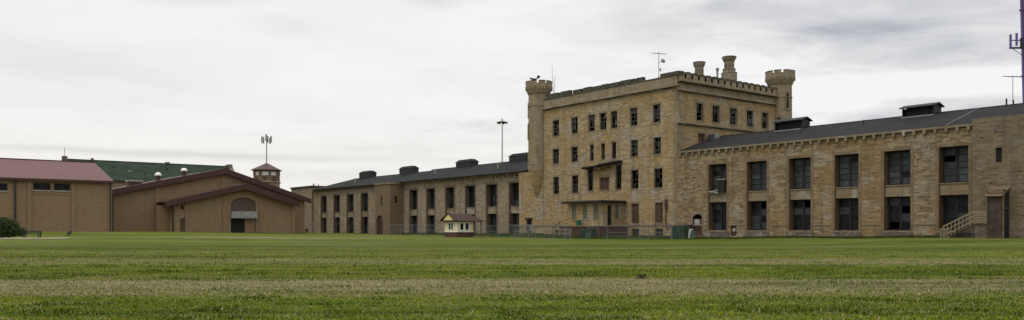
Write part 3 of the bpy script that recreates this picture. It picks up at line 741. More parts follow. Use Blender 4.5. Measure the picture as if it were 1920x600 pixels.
def right_wing():
    root, off = gthing('cell_house', 'long limestone cell house wing right of the tall block, tall paired windows', 'building', -50, 8)
    F = Front(0)
    L = [-71.5,-65.35,-59.2,-53.15,-47.2,-41.25]; bays = [(a, a+2.95) for a in L]
    hb, ht, s0, s1 = 1.25, 10.0, 4.98, 6.15
    q = MB(off); niche = (-74.2,-72.6,.5,3.4,.35,.55); nb = (-67.9,-67.0,.5,2.0,.3)
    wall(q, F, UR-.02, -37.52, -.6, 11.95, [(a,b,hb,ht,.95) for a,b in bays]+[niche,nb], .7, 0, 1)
    q.face([(UR,16,-.6),(-24,16,-.6),(-24,16,11.95),(UR,16,11.95)]); q.face([(UR+.01,0,-.6),(UR+.01,16,-.6),(UR+.01,16,11.95),(UR+.01,0,11.95)])
    # projecting end bay
    B = Front(-1.0)
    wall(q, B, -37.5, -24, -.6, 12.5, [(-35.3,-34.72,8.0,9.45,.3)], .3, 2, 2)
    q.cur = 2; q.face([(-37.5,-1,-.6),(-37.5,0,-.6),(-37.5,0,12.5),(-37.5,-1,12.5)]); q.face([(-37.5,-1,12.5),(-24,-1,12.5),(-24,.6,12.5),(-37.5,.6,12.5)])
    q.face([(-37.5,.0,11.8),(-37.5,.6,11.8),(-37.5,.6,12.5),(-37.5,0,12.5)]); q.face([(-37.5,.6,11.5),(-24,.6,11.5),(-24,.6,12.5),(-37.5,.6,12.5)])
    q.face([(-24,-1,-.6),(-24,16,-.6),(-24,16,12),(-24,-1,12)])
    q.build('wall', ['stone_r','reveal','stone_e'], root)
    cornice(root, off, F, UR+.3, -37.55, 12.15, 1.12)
    cell_bays(root, off, F, 0, bays, hb, s0, s1, ht, .95, 'surr_r')
    for i,(a,b) in enumerate(bays):
        window(root,off,F,a,b,s1+.1,ht,.88,2,5,fw=.15,bw=.09,miss=(.12 if i == 5 else .0),wts=(1,8,3),mid=.3)
        window(root,off,F,a,b,hb,s0,.88,2,4,fw=.15,bw=.07,miss=.07,wts=(9,3,0),mid=.24)
        q = MB(off); fbox(q,F,a-.3,b+.3,-.16,-.002,-.5,hb-.2); q.build('plinth', 'plinth', root)
    q = MB(off); x = UR+.1
    for a,b in bays:
        fbox(q,F,x,a-.36,-.07,-.001,1.85,2.0); x = b+.36
    fbox(q,F,x,-37.6,-.07,-.001,1.85,2.0); q.build_each('string_course', 'trim', root)
    q = MB(off); fbox(q,F,-74.15,-72.65,.2,.28,.5,2.8); q.cur=1; fbox(q,F,-74.0,-73.1,.1,.2,1.9,2.7); q.build('blocked_doorway', ['rust','offwhite'], root)
    q = MB(off); fbox(q,F,-74.5,-74.22,-.06,-.001,.5,3.1); fbox(q,F,-72.58,-72.3,-.06,-.001,.5,3.1); fbox(q,F,-74.5,-72.3,-.07,-.001,3.42,3.7); q.build_each('door_surround','trim',root)
    q = MB(off); fbox(q,F,-67.85,-67.05,.15,.25,.55,1.95); q.cur=1; fbox(q,F,-67.6,-67.2,.05,.15,1.1,1.5); q.build('wall_hatch', ['rust','offwhite'], root)
    q = MB(off); fbox(q,B,-35.27,-34.75,.2,.25,8.02,9.43); q.build('slit_window', 'void', root)
    q = MB(off); fbox(q,B,-35.4,-34.62,-.05,-.001,11.0,11.7); q.build('blocked_vent', 'plinth', root)
    # broken frame and hanging casing in the first recess
    q = MB(off); fbox(q,F,-69.75,-68.75,-.25,.4,6.25,7.9); w = q.build('hanging_casing', 'void', root)
    q = MB(off); fbox(q,F,-69.85,-68.65,-.3,.45,7.9,7.98); q.build('casing_lid', 'offwhite', w)
    q = MB(off); q.obox((-70.6,.1,6.3),(1.5,.5,.16),ry=RAD(9)); q.obox((-70.4,-.05,6.45),(1.0,.3,.14),ry=RAD(-8)); q.build('broken_sill', 'offwhite', root)
    wing_roof(root, off, UR+.05, -24, 8, 16, 12.16, 14.75, 0, (-40.6,))
    cupola(root, off, -64.0, 7.9, 14.65, 4.1, 1.9, 0); cupola(root, off, -46.9, 7.9, 14.65, 3.7, 1.9, 0, 1.2)
    q = MB(off)
    for (u,v,z) in ((-60.5,4.4,14.3),(-52.5,5.2,14.5),(-37.6,7.4,15.4),(-37.0,7.6,15.2)): q.tube((u,v,12.5),(u,v,z),.09)
    q.build_each('vent_pipe', 'dark', root)
    q = MB(off); q.box(-76.6,-75.3,6.1,7.2,13.6,15.0); q.cur=1
    for k in range(4): q.box(-76.5,-75.4,6.05,6.1,13.8+k*.28,13.92+k*.28)
    q.build('roof_hatch', ['galv','frame'], root)
right_wing()
def left_wing():
    root, off = gthing('cell_house', 'long grey limestone cell house wing left of the tall block, behind the small booth', 'building', -155, 9)
    F = Front(1)
    near = [(-151.1,-148.15),(-144.3,-141.35),(-137.2,-134.35),(-130.3,-127.3),(-123.5,-120.4),(-116.55,-113.45)]
    far = [(-194.6,-191.6),(-187.2,-184.2),(-180.1,-177.0),(-172.9,-169.8)]
    bays = far+near; hb, ht, s0, s1 = .35, 9.5, 4.15, 5.35
    q = MB(off)
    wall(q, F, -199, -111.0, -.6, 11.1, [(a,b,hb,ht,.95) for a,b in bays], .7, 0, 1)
    # end pavilion, far left
    wall(q, Front(.4), -212, -199, -.6, 12.0, [], .3); q.face([(-199,.4,-.6),(-199,14,-.6),(-199,14,12),(-199,.4,12)]); q.face([(-212,.4,12),(-199,.4,12),(-199,14,12),(-212,14,12)])
    q.face([(-199,17,-.6),(-111,17,-.6),(-111,17,11.1),(-199,17,11.1)])
    q.face([(-111,1,-.6),(-111,17,-.6),(-111,17,11.1),(-111,1,11.1)]); q.face([(-198.98,1,-.6),(-198.98,17,-.6),(-198.98,17,11.1),(-198.98,1,11.1)])
    q.face([(-212,.4,-.6),(-212,14,-.6),(-212,14,12),(-212,.4,12)]); q.face([(-212,14,-.6),(-199,14,-.6),(-199,14,12),(-212,14,12)])
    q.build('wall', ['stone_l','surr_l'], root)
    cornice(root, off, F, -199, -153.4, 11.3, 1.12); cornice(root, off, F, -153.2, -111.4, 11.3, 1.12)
    cell_bays(root, off, F, 1, bays, hb, s0, s1, ht, .95, 'surr_l')
    for a,b in bays:
        window(root,off,F,a,b,s1+.1,ht,.88,4,4,fw=.14,bw=.05,miss=.12,wts=(7,2,0),mid=.2)
        window(root,off,F,a,b,hb,s0,.88,4,4,fw=.14,bw=.05,miss=.1,wts=(7,2,0),mid=.2)
    q = MB(off); fbox(q,F,-198.9,-160.2,-.08,-.001,1.7,1.86)
    q.build_each('string_course', 'trim', root) if False else None
    # projecting entrance bay
    B = Front(-2.35); Bs = Right(-153.6)
    q = MB(off)
    wall(q, B, -160.1, -153.6, -.6, 10.9, [(-159.5,-156.7,.1,4.3,.5,1.35),(-157.6,-156.9,6.3,8.4,.3)], .4, 0, 0)
    wall(q, Bs, -2.35, 1, -.6, 10.9, [(-1.2,-.6,6.8,8.4,.3)], .3, 0, 0)
    q.face([(-160.1,-2.35,-.6),(-160.1,1,-.6),(-160.1,1,10.9),(-160.1,-2.35,10.9)]); q.face([(-160.1,-2.35,10.9),(-153.6,-2.35,10.9),(-153.6,1,10.9),(-160.1,1,10.9)])
    b = q.build('entrance_bay', 'stone_bay', root)
    q = MB(off); q.box(-160.3,-153.4,-2.55,.98,10.902,11.15); q.build('cornice', 'trim', b)
    q = MB(off); fbox(q,B,-159.46,-156.74,.3,.4,.1,4.25); q.cur=1; fbox(q,B,-158.14,-158.06,.25,.3,.1,3.2); fbox(q,B,-159.4,-156.8,.25,.3,2.9,3.0); q.build('door', ['maroon','rust'], b)
    q = MB(off); fbox(q,B,-157.58,-156.92,.2,.25,6.32,8.38); q.build('slit_window', 'void', b)
    q = MB(off); fbox(q,Bs,-1.18,-.62,.2,.25,6.82,8.38); q.build('slit_window', 'void', b)
    # pavilion roof edge
    q = MB(off); q.box(-212.2,-198.8,.2,14,12.003,12.45); q.build('parapet', 'dark', root)
    q = MB(off); q.tube((-203.5,3,12.4),(-203.5,3,13.2),.25); q.tube((-200.6,3,12.4),(-200.6,3,13.0),.15); q.build_each('vent_pipe', 'offwhite', root)
    wing_roof(root, off, -198.7, -153.7, 8.2, 17, 11.31, 14.05, 8, ())
    wing_roof(root, off, -153.5, -111.1, 8.2, 17, 11.33, 14.3, 0, ())
    for u in (-183.4,-163.6,-140.3,-122.2): cupola(root, off, u, 8.2, 14.15, 5.2, 2.0, 1, 1.5)
    q = MB(off)
    for (u,v,z) in ((-181.5,3.8,13.4),(-146.3,4.2,13.5),(-124.3,4.2,13.6)): q.tube((u,v,11.5),(u,v,z),.14); q.tube((u,v,z),(u,v,z+.15),.24)
    q.build_each('vent_pipe', 'offwhite', root)
left_wing()

# ------------------------------------------------------------------ brown buildings on the left
def left_building():
    U = -152.3
    root, off = gthing('gymnasium', 'tan brick two-storey hall with faded red metal roof at the left edge', 'building', -160, -70)
    F = Right(U); q = MB(off)
    holes = [(-68.2,-65.7,7.7,8.85),(-65.25,-62.85,7.7,8.85),(-76,-71.75,7.45,8.6),(-76,-71.75,1.7,3.2)]
    wall(q, F, -100, -56.8, -.6, 9.2, holes, .3)
    q.face([(U,-56.8,-.6),(U-30,-56.8,-.6),(U-30,-56.8,9.2),(U,-56.8,9.2)]); q.face([(U,-56.8,9.2),(U-30,-56.8,9.2),(U-15,-56.8,13.2)])
    q.face([(U,-100,-.6),(U-30,-100,-.6),(U-30,-100,9.2),(U,-100,9.2)]); q.face([(U-30,-100,-.6),(U-30,-56.8,-.6),(U-30,-56.8,9.2),(U-30,-100,9.2)])
    q.build('wall', 'tan', root)
    for a,b,h0,h1 in holes: window(root,off,F,a,b,h0,h1,.2,2 if b-a < 3 else 3,1,fw=.08,bw=.06,miss=0,wts=(1,0,0),fm='dark')
    q = MB(off)
    for a,b in ((-68.2,-65.7),(-65.25,-62.85),(-76,-71.75)): fbox(q,F,a-.1,b+.1,-.12,-.001,7.5 if b > -70 else 7.28,7.66 if b > -70 else 7.42)
    q.build_each('sill', 'offwhite', root)
    q = MB(off)
    for a in (-69.0,-62.7,-58.2+1.1,-73.9-4): fbox(q,F,a,a+.55,-.2,-.001,-.4,9.15)
    fbox(q,F,-68.4,-62.75,-.06,-.001,6.95,7.15)
    q.build_each('pilaster', 'tan2', root)
    q = MB(off); fbox(q,F,-70.85,-70.6,-.3,-.05,0,9.2); fbox(q,F,-56.95,-56.72,-.3,.0,0,9.2); q.build_each('downpipe', 'dark', root)
    # gable roof, ridge parallel to the front
    q = MB(off); e = .5
    sl = 4.0/15
    def pt(k, a, dz): return (U+.5-k, a, 9.45+k*sl+dz)
    for (k0,k1,rev) in ((0,15.5,0),):
        for a0,a1 in ((-100.5,-56.3),):
            q.hexa([pt(0,a0,-.18),pt(15.5,a0,-.18),pt(15.5,a1,-.18),pt(0,a1,-.18),pt(0,a0,0),pt(15.5,a0,0),pt(15.5,a1,0),pt(0,a1,0)])
            def p2(k,a,dz): return (U-15-k, a, 9.45+15.5*sl-k*sl+dz)
            q.hexa([p2(0,a0,-.18),p2(15.5,a0,-.18),p2(15.5,a1,-.18),p2(0,a1,-.18),p2(0,a0,0),p2(15.5,a0,0),p2(15.5,a1,0),p2(0,a1,0)])
    q.build('roof', 'pinkroof', root)
    q = MB(off); q.box(U+.5,U+.66,-100.5,-56.3,9.1,9.5); q.box(U,U+.5,-100.5,-56.3,9.12,9.2); q.build('gutter', 'maroon', root)
    q = MB(off); q.box(U-15.2,U-14.8,-100.5,-56.3,13.58,13.7); q.build('ridge_cap', 'maroon', root)
left_building()
def gym():
    root, off = gthing('sports_hall', 'wide tan brick hall with dark red gabled roof and arched entrance', 'building', -170, -35)
    U = -163.0; F = Right(U); idm = lambda a,d,h: (U-d,a,h)
    sl1 = (13.0-8.25)/(-34.0+54.5); sl2 = (13.0-7.5)/(-34.0+16.8)
    q = MB(off); q.face([F(-54.0,0,-.5),F(-17.3,0,-.5),F(-17.3,0,7.3),F(-34,0,12.6),F(-54.0,0,8.0)])
    q.face([(U,-17.3,-.5),(U-40,-17.3,-.5),(U-40,-17.3,7.3),(U,-17.3,7.3)]); q.face([(U,-54,-.5),(U-40,-54,-.5),(U-40,-54,8),(U,-54,8)])
    q.face([(U-40,-54,-.5),(U-40,-17.3,-.5),(U-40,-17.3,7.3),(U-40,-34,12.6),(U-40,-54,8.0)])
    q.build('wall', 'tan', root)
    q = MB(off)
    for a,h in ((-46.9,9.2),(-34.6,12.0),): fbox(q,F,a,a+1.0,-.2,-.001,-.4,h)
    q.build_each('pilaster', 'tan2', root)
    q = MB(off); th = .25
    q.prism([(-55.2,8.1),(-34,13.02),(-34,13.27),(-55.2,8.35)], idm, -.8, 41); q.prism([(-34,13.02),(-16.2,7.35),(-16.2,7.6),(-34,13.27)], idm, -.8, 41)
    r = q.build('roof', 'maroon_roof', root)
    q = MB(off); q.prism([(-55.2,7.35),(-34,12.2),(-34,13.24),(-55.2,8.32)], idm, -.98, -.803); q.prism([(-34,12.2),(-16.2,6.6),(-16.2,7.57),(-34,13.24)], idm, -.98, -.803)
    q.prism([(-55.2,8.0),(-54.2,8.2),(-54.2,8.3),(-55.2,8.1)], idm, -.8, 41); q.build('fascia', 'maroon', r)
    for v,h0,h1 in ((-39.6,11.6,13.5),(-44.5,10.5,12.4)):
        q = MB(off); q.tube((-170,v,h0),(-170,v,h1-.7),.42); c = q.build('roof_ventilator', 'maroon_roof', root)
        q = MB(off); q.lathe(-170, v, [(.55,h1-.72),(.72,h1-.6),(.6,h1-.3),(.3,h1-.05),(.1,h1)], 12); q.build('ventilator_cap', 'white', c, True)
    q = MB(off); q.box(-173,-171,-49.6,-47.2,9.3,10.55); q.cur=1; q.box(-173.1,-170.9,-49.8,-47.0,10.552,10.8); q.build('roof_duct', ['maroon','offwhite'], root)
    q = MB(off); q.box(U-.6,U-.05,-54.6,-54.02,-.4,7.9); q.build_each('downpipe', 'dark', root)
    # entrance block in front
    U2 = -158.0; F2 = Right(U2); id2 = lambda a,d,h: (U2-d,a,h)
    L, A, R_ = (-46.4,6.3), (-32.1,9.84), (-21.0,6.65)
    def top(a): return (L[1]+(A[1]-L[1])*(a-L[0])/(A[0]-L[0]) if a < A[0] else A[1]+(R_[1]-A[1])*(a-A[0])/(R_[0]-A[0]))-.45
    q = MB(off); a0,a1,sp_,rise = -34.4,-29.5,6.1,1.35
    q.face([F2(-45.0,0,-.5),F2(a0,0,-.5),F2(a0,0,top(a0)),F2(-45.0,0,top(-45.0))])
    q.face([F2(a1,0,-.5),F2(-21.6,0,-.5),F2(-21.6,0,top(-21.6)),F2(a1,0,top(a1))])
    n = 14
    cp = [((a0+a1)/2-(a1-a0)/2*cos(pi*k/n), sp_+rise*sin(pi*k/n)) for k in range(n+1)]
    for (x0,z0),(x1,z1) in zip(cp,cp[1:]):
        q.face([F2(x0,0,z0),F2(x1,0,z1),F2(x1,0,top(x1)),F2(x0,0,top(x0))]); q.face([F2(x0,0,z0),F2(x1,0,z1),F2(x1,.6,z1),F2(x0,.6,z0)])
    q.face([F2(a0,0,-.5),F2(a0,.6,-.5),F2(a0,.6,sp_),F2(a0,0,sp_)]); q.face([F2(a1,0,-.5),F2(a1,.6,-.5),F2(a1,.6,sp_),F2(a1,0,sp_)])
    q.face([F2(-21.6,0,-.5),F2(-21.6,5,-.5),F2(-21.6,5,top(-21.6)),F2(-21.6,0,top(-21.6))]); q.face([F2(-45,0,-.5),F2(-45,2,-.5),F2(-45,2,top(-45)),F2(-45,0,top(-45))])
    q.face([F2(-46.9,2,-.5),F2(-45,2,-.5),F2(-45,2,top(-45)),F2(-46.9,2,top(-46.9))]); q.face([F2(-46.9,2,-.5),F2(-46.9,5,-.5),F2(-46.9,5,top(-46.9)),F2(-46.9,2,top(-46.9))])
    v = q.build('entrance_block', 'tan', root)
    q = MB(off)
    for a in (-42.9,-36.0,-28.9,-22.2): fbox(q,F2,a,a+.6,-.18,-.001,-.4,top(a)-.1)
    q.build_each('pilaster', 'tan2', v)
    q = MB(off); fbox(q,F2,a0,a1,.3,.42,4.77,7.5); q.build('arch_panel', 'archp', v)
    q = MB(off); fbox(q,F2,a0-.05,a1+.05,-.7,.3,3.42,4.75); q.build('door_canopy', 'grey', v)
    q = MB(off); fbox(q,F2,a0,-31.6,.42,.5,-.2,3.4); q.build('door', 'void', v)
    q = MB(off); fbox(q,F2,-31.6,a1,.3,.42,-.2,3.4); q.build('side_panel', 'tan', v)
    q = MB(off); fbox(q,F2,-43.75,-42.95,-.03,-.001,.7,3.45); q.cur=1; fbox(q,F2,-43.65,-43.1,-.02,-.001,5.0,5.7); q.build_each('side_door', ['rust','void'], v)
    q = MB(off); fbox(q,F2,-45.2,-44.95,-.3,-.03,.5,6.0); q.build('downpipe', 'dark', v)
    q = MB(off); q.prism([(L[0]-.3,L[1]-.15),A,(A[0],A[1]+.22),(L[0]-.3,L[1]+.08)], id2, -1.0, 4.9); q.prism([A,(R_[0],R_[1]-.1),(R_[0],R_[1]+.12),(A[0],A[1]+.22)], id2, -1.0, 4.9)
    r = q.build('roof', 'maroon_roof', v)
    q = MB(off); q.prism([(L[0]-.3,L[1]-.95),(A[0],A[1]-.85),(A[0],A[1]+.2),(L[0]-.3,L[1]+.06)], id2, -1.2, -1.003); q.prism([(A[0],A[1]-.85),(R_[0],R_[1]-.95),(R_[0],R_[1]+.1),(A[0],A[1]+.2)], id2, -1.2, -1.003)
    q.build('fascia', 'maroon', r)
gym()
def green_building():
    root, off = gthing('cell_block', 'long building with a green metal roof behind the brown halls', 'building', -230, -30)
    q = MB(off); U0 = -223.0
    q.face([(U0,-51,-.5),(U0,-10,-.5),(U0,-10,13.2),(U0,-51,13.2)]); q.face([(U0,-10,-.5),(U0-15,-10,-.5),(U0-15,-10,13.2),(U0-7.3,-10,18.2),(U0,-10,13.2)])
    q.face([(U0,-51,-.5),(U0-15,-51,-.5),(U0-15,-51,13.2),(U0-7.3,-51,18.2),(U0,-51,13.2)]); q.face([(U0-15,-51,-.5),(U0-15,-10,-.5),(U0-15,-10,13.2),(U0-15,-51,13.2)])
    q.build('wall', 'stone_l', root)
    f = lambda a,d,h: (a,d,h)
    q = MB(off); q.prism([(U0+.5,13.2),(U0-7.3,18.45),(U0-7.3,18.7),(U0+.5,13.45)], f, -50.6, -10.6); q.prism([(U0-7.3,18.45),(U0-15.1,13.2),(U0-15.1,13.45),(U0-7.3,18.7)], f, -50.6, -10.6)
    r = q.build('roof', 'greenroof', root)
    q = MB(off); q.box(U0-7.45,U0-7.15,-50.6,-10.6,18.7,18.82); q.build('ridge_cap', 'dark', r)
    q = MB(off)
    q.prism([(U0+.6,12.6),(U0+.6,14.2),(U0-3,16.3),(U0-5.6,18.3),(U0-5.9,19.2),(U0-8.7,19.2),(U0-9,18.3),(U0-15.2,14.2),(U0-15.2,12.6)], f, -10.6, -9.6)
    q.build('gable_parapet', 'plinth', root)
    q = MB(off); q.box(U0-8.2,U0-6.4,-51.4,-50.4,17.5,19.4); q.box(U0-7.8,U0-6.8,-44.9,-44.4,18.6,19.2); q.box(U0-7.8,U0-6.8,-27,-26,18.6,19.1); q.build_each('chimney', 'plinth', root)
    q = MB(off); q.tube((U0-7.3,-50.9,19.4),(U0-7.3,-50.9,21.6),.05); q.build('lightning_rod', 'dark', root)
    for k,(v,kk) in enumerate(((-37,3.8),(-33.5,3.0),(-30,3.6),(-27.5,5.4),(-22,3.4),(-40.5,5.2))):
        z = 13.45+kk*(5.25/7.8); c = MB(off); c.box(U0+.5-kk-.6,U0+.5-kk+.2,v,v+.5,z-.4,z+.28); c.build('roof_vent', 'dark' if k % 2 else 'offwhite', r)
    return root
green_building()

# ------------------------------------------------------------------ watch tower, masts and antennas
def watchtower():
    x, y = -63.8, 215.
    root = thing('guard_tower', 'small stone guard tower with red pyramid roof behind the wide tan hall', 'tower', (x,y,0), RAD(8))
    q = MB(); q.lathe(0,0,[(3.6,-.5),(3.4,13.2),(3.65,13.3),(3.65,13.6),(3.4,13.7)],8,pi/8); q.build('tower_shaft','stone_l',root)
    q = MB(); q.lathe(0,0,[(3.4,13.7),(3.4,15.1),(3.3,15.1),(3.3,15.15)],8,pi/8); q.build('parapet','stone_bay',root)
    q = MB()
    for k in range(8):
        a = pi/8+k*pi/4; q.obox((3.15*cos(a),3.15*sin(a),15.75),(.5,.5,1.2),a)
    q.lathe(0,0,[(3.45,16.2),(3.45,16.45)],8,pi/8)
    q.build('window_frame','stone_bay',root)
    q = MB(); q.lathe(0,0,[(3.0,15.15),(3.0,16.2)],8,pi/8); q.build('glazing','white',root)
    q = MB()
    for k in range(8):
        a = k*pi/4; q.obox((3.22*cos(a),3.22*sin(a),14.3),(.1,.9,.9),a)
    q.build_each('gun_port','rust',root)
    q = MB(); q.lathe(0,0,[(4.05,16.46),(4.05,16.6),(.3,18.4)],8,pi/8); q.build('roof','maroon_roof',root)
    root2 = thing('antenna_mast', 'slim pole with mobile phone panels rising behind the guard tower', 'mast', (x-1.5,y+5,0))
    q = MB(); q.tube((0,0,0),(0,0,26.4),.17,.13); q.build('pole','galv',root2)
    q = MB(); q.tube((-1.1,0,25.0),(1.1,0,25.0),.06); q.tube((0,-1,25.0),(0,1,25.0),.06); q.build('bracket','dark',root2)
    for px,py,z in ((-1.25,0,25.1),(1.2,0,25.2),(.15,-1,25.6),(0,1,25.3),(-.6,-.7,24.9),(.7,.6,24.9)):
        q = MB(); q.box(px-.17,px+.17,py-.1,py+.1,z-.95,z+.85); q.build('antenna_panel','grey',root2)
watchtower()
def lightmast():
    root = thing('lamp_mast', 'tall floodlight mast with a ring of lamps behind the left wing', 'lamp mast', (-2.6,220,0))
    q = MB(); q.tube((0,0,0),(0,0,30.2),.24,.12,10); q.build('pole','galv',root)
    q = MB(); q.lathe(0,0,[(.2,29.6),(.9,29.75),(.9,29.9),(.2,30.1),(.12,30.7)],12); q.build('lamp_ring','grey',root)
    for k in range(6):
        a = k*pi/3+.2; q = MB(); q.obox((1.15*cos(a),1.15*sin(a),29.6),(.6,.45,.4),a,0,RAD(20)); q.build('lamp_head','dark',root)
lightmast()
def purple_tower():
    root = thing('radio_tower', 'leaning steel radio tower, coloured with purple lens fringe, cut off by the right edge', 'tower', (119.2,190,0))
    q = MB(); q.tube((0,0,0),(-1.7,0,66),.95,.9,14); q.build('tower_shaft','purple',root)
    q = MB()
    for k in range(8):
        z = 6+k*7.6; x_ = -1.7*z/66; q.tube((x_,0,z),(x_,0,z+.25),1.12,1.12,14)
    q.build_each('flange','purple',root)
    q = MB(); q.tube((-.9,-.6,0),(-2.45,-.6,60),.08,n=6); q.build('cable','dark',root)
    q = MB(); q.hexa([(-1.15,-.98,49.5),(-.6,-.98,49.5),(-.6,-.9,49.5),(-1.15,-.9,49.5),(-2.0,-.98,66),(-.6,-.98,66),(-.6,-.9,66),(-2.0,-.9,66)]); q.build('overexposed_edge','lime',root)  # strip paints the overexposed edge, not a part of the tower
    q = MB(); q.box(-4.9,-1.5,-.12,.12,42.75,43.15); q.box(-4.9,-1.5,-.1,.1,44.6,44.8); q.tube((-4.2,0,42.8),(-1.3,0,40.8),.07); q.build('bracket','dark',root)
    for px,z0,z1 in ((-4.75,42.9,46.0),(-3.35,43.4,46.3),(-2.3,43.0,45.2)):
        q = MB(); q.box(px-.22,px+.22,-.35,-.1,z0,z1); q.build('antenna_panel','purple' if px < -3 else 'dark',root)
purple_tower()
def yagi(name, label, loc, rz, top, boom, elems, r=.035, base=None, extra=None, ew=.9, zig=0):
    root = thing(name, label, 'antenna', loc, rz)
    q = MB(); q.tube((0,0,0),(0,0,top),r,r*.8,6); q.build('pole','dark',root)
    q = MB(); q.tube((-boom/2,0,top-.1),(boom/2,0,top-.1+zig),r*.9,n=5)
    for k in range(elems):
        x = -boom/2+boom*k/(elems-1); w = ew*(.6+.4*k/(elems-1)); q.tube((x,-w,top-.1+zig*k/(elems-1)),(x,w,top-.1+zig*k/(elems-1)),r*.6,n=4)
    q.build('aerial','dark',root)
    return root
p = W(-83.2, 3.1, 21.9)
t = yagi('tv_antenna','television aerial with small dish on the roof of the tall block',p,RAD(-10),5.6,2.0,6,.045,ew=.55,zig=-.25)
q = MB(); q.lathe(0,0,[(.05,0),(.25,.05),(.36,.14)],14); d = q.build('dish','grey',t,True); d.location = (.55,-.1,4.2); d.rotation_euler = (RAD(70),0,RAD(30))
q = MB(); q.tube((-.45,0,0),(0,0,2.2),.035,n=5); q.tube((.45,0,0),(0,0,2.2),.035,n=5); q.tube((0,.5,0),(0,0,2.2),.035,n=5); q.box(-.5,.5,-.3,.3,1.2,1.35); q.tube((0,0,4.0),(.5,-.1,4.2),.04,n=5); q.box(.1,.35,-.1,.1,2.8,3.2); q.build('tripod','grey',t)
t = yagi('tv_antenna','television aerial with a long crossbar on the right wing roof',(60.58,100,14.6),RAD(8),5.35,2.4,7,.04,ew=.45)
q = MB()
for a in (0,2.1,4.2): q.tube((.5*cos(a),.5*sin(a),-.3),(0,0,2.0),.03,n=5)
q.build('tripod','dark',t)
p = W(-104.3, .9, 22.8)
t = thing('whip_antenna','thin whip aerial beside the left turret','antenna',p)
q = MB(); q.tube((0,0,0),(-.25,0,3.6),.05,.04,5); q.tube((-.25,0,3.6),(-.35,0,6.2),.03,.015,5); q.build('rod','grey',t)
q = MB(); q.tube((.1,0,1.0),(.1,0,4.0),.04,.03,5); q.build('side_rod','grey',t)
p = W(-108.4, .1, 26.0)
t = thing('searchlight','dark angled lamp fixture perched on the left turret','light fixture',p,RAD(5)); t.scale = (.85,.85,.85)
q = MB(); q.tube((.0,0,0),(.0,0,.75),.06); q.tube((-.95,0,1.15),(-.5,0,.85),.16); q.tube((-.5,0,.85),(.25,0,.75),.26,.28,8); q.build('housing','void',t)
q = MB(); q.tube((.2,0,.8),(.75,0,1.35),.13); q.tube((.6,0,1.25),(.95,0,1.55),.3,.24,10); q.build('lamp_head','void',t)

# ------------------------------------------------------------------ guard booth
def booth():
    u0 = (Vector((-9.1,137))-EV*DD); 
    uu = Vector((-9.1,137)).dot(EU); vv = Vector((-9.1,137)).dot(EV)-DD      # near corner
    root, off = gthing('guard_booth', 'small cream guard booth with brown hipped roof standing on the lawn', 'booth', uu-1.9, vv+1.6)
    a, b = 3.75, 3.3; U, V = uu, vv; F = Front(V); R_ = Right(U)
    q = MB(off); wf = [(U-2.55,U-1.2,1.25,2.35)]; wr = [(V+.65,V+1.25,1.25,2.35),(V+1.7,V+2.3,1.25,2.35)]
    wall(q,F,U-a,U,.85,2.7,wf,.12); wall(q,R_,V,V+b,.85,2.7,wr,.12)
    q.face([(U-a,V,.85),(U-a,V+b,.85),(U-a,V+b,2.7),(U-a,V,2.7)]); q.face([(U-a,V+b,.85),(U,V+b,.85),(U,V+b,2.7),(U-a,V+b,2.7)])
    q.build('wall','cream',root)
    q = MB(off); q.box(U-a-.05,U+.05,V-.05,V+b+.05,-.4,.85); q.build('base','brown',root)
    q = MB(off); q.box(U-a-.09,U+.09,V-.09,V+b+.09,.852,.95)
    q.box(U-.12,U+.03,V-.03,V+.12,.95,2.7); q.build('trim','white',root)
    for w in wf:
        q = MB(off); x0,x1,z0,z1 = w
        for r in ((x0-.14,x0,z0-.14,z1+.14),(x1,x1+.14,z0-.14,z1+.14),(x0,x1,z0-.14,z0),(x0,x1,z1,z1+.14),((x0+x1)/2-.04,(x0+x1)/2+.04,z0,z1)): fbox(q,F,r[0],r[1],-.04,.06,r[2],r[3])
        w_ = q.build('window','white',root); q = MB(off); fbox(q,F,x0,x1,.07,.09,z0,z1); q.build('pane','glass_green',w_)
    for w in wr:
        q = MB(off); x0,x1,z0,z1 = w
        for r in ((x0-.2,x0,z0-.16,z1+.14),(x1,x1+.2,z0-.16,z1+.14),(x0,x1,z0-.16,z0),(x0,x1,z1,z1+.14)): fbox(q,R_,r[0],r[1],-.04,.06,r[2],r[3])
        w_ = q.build('window','white',root); q = MB(off); fbox(q,R_,x0,x1,.07,.09,z0,z1); q.build('pane','glass_dark',w_)
    # roof: hipped skirt with a small gable on the front, running back over a canopy
    e = .5; x0,x1,y0,y1 = U-a-e,U+e,V-e,V+b+2.0; xm = (x0+x1)/2; ze, zr = 2.72, 3.95
    q = MB(off)
    q.box(x0,x1,y0,y1,ze-.12,ze)
    q.face([(x1,y0,ze),(x1,y1,ze),(xm,y1-1.6,zr),(xm,y0+.35,zr)]); q.face([(x0,y0,ze),(x0,y1,ze),(xm,y1-1.6,zr),(xm,y0+.35,zr)])
    q.face([(x0,y1,ze),(x1,y1,ze),(xm,y1-1.6,zr)]); q.face([(x0,y0,ze),(x1,y0,ze),(xm,y0+.35,zr)])
    r = q.build('roof','shingle',root)
    q = MB(off); q.prism([(xm-1.55,ze+.12),(xm+1.55,ze+.12),(xm,zr-.05)], lambda p_,d,h:(p_,d,h), y0-.03, y0+.2); g_ = q.build('gable','yellow',r)
    q = MB(off)
    for s_ in (-1,1):
        q.prism([(xm+s_*2.3,ze-.02),(xm+s_*2.3,ze+.12),(xm,zr+.14),(xm,zr)], lambda p_,d,h:(p_,d,h), y0-.2, y0+.5)
    q.build('barge_board','shingle',r)
    q = MB(off)
    for x in (x0+.5,x1-.5): q.box(x-.07,x+.07,y1-.5,y1-.36,0,ze-.12)
    q.build_each('canopy_post','brown',root)
booth()

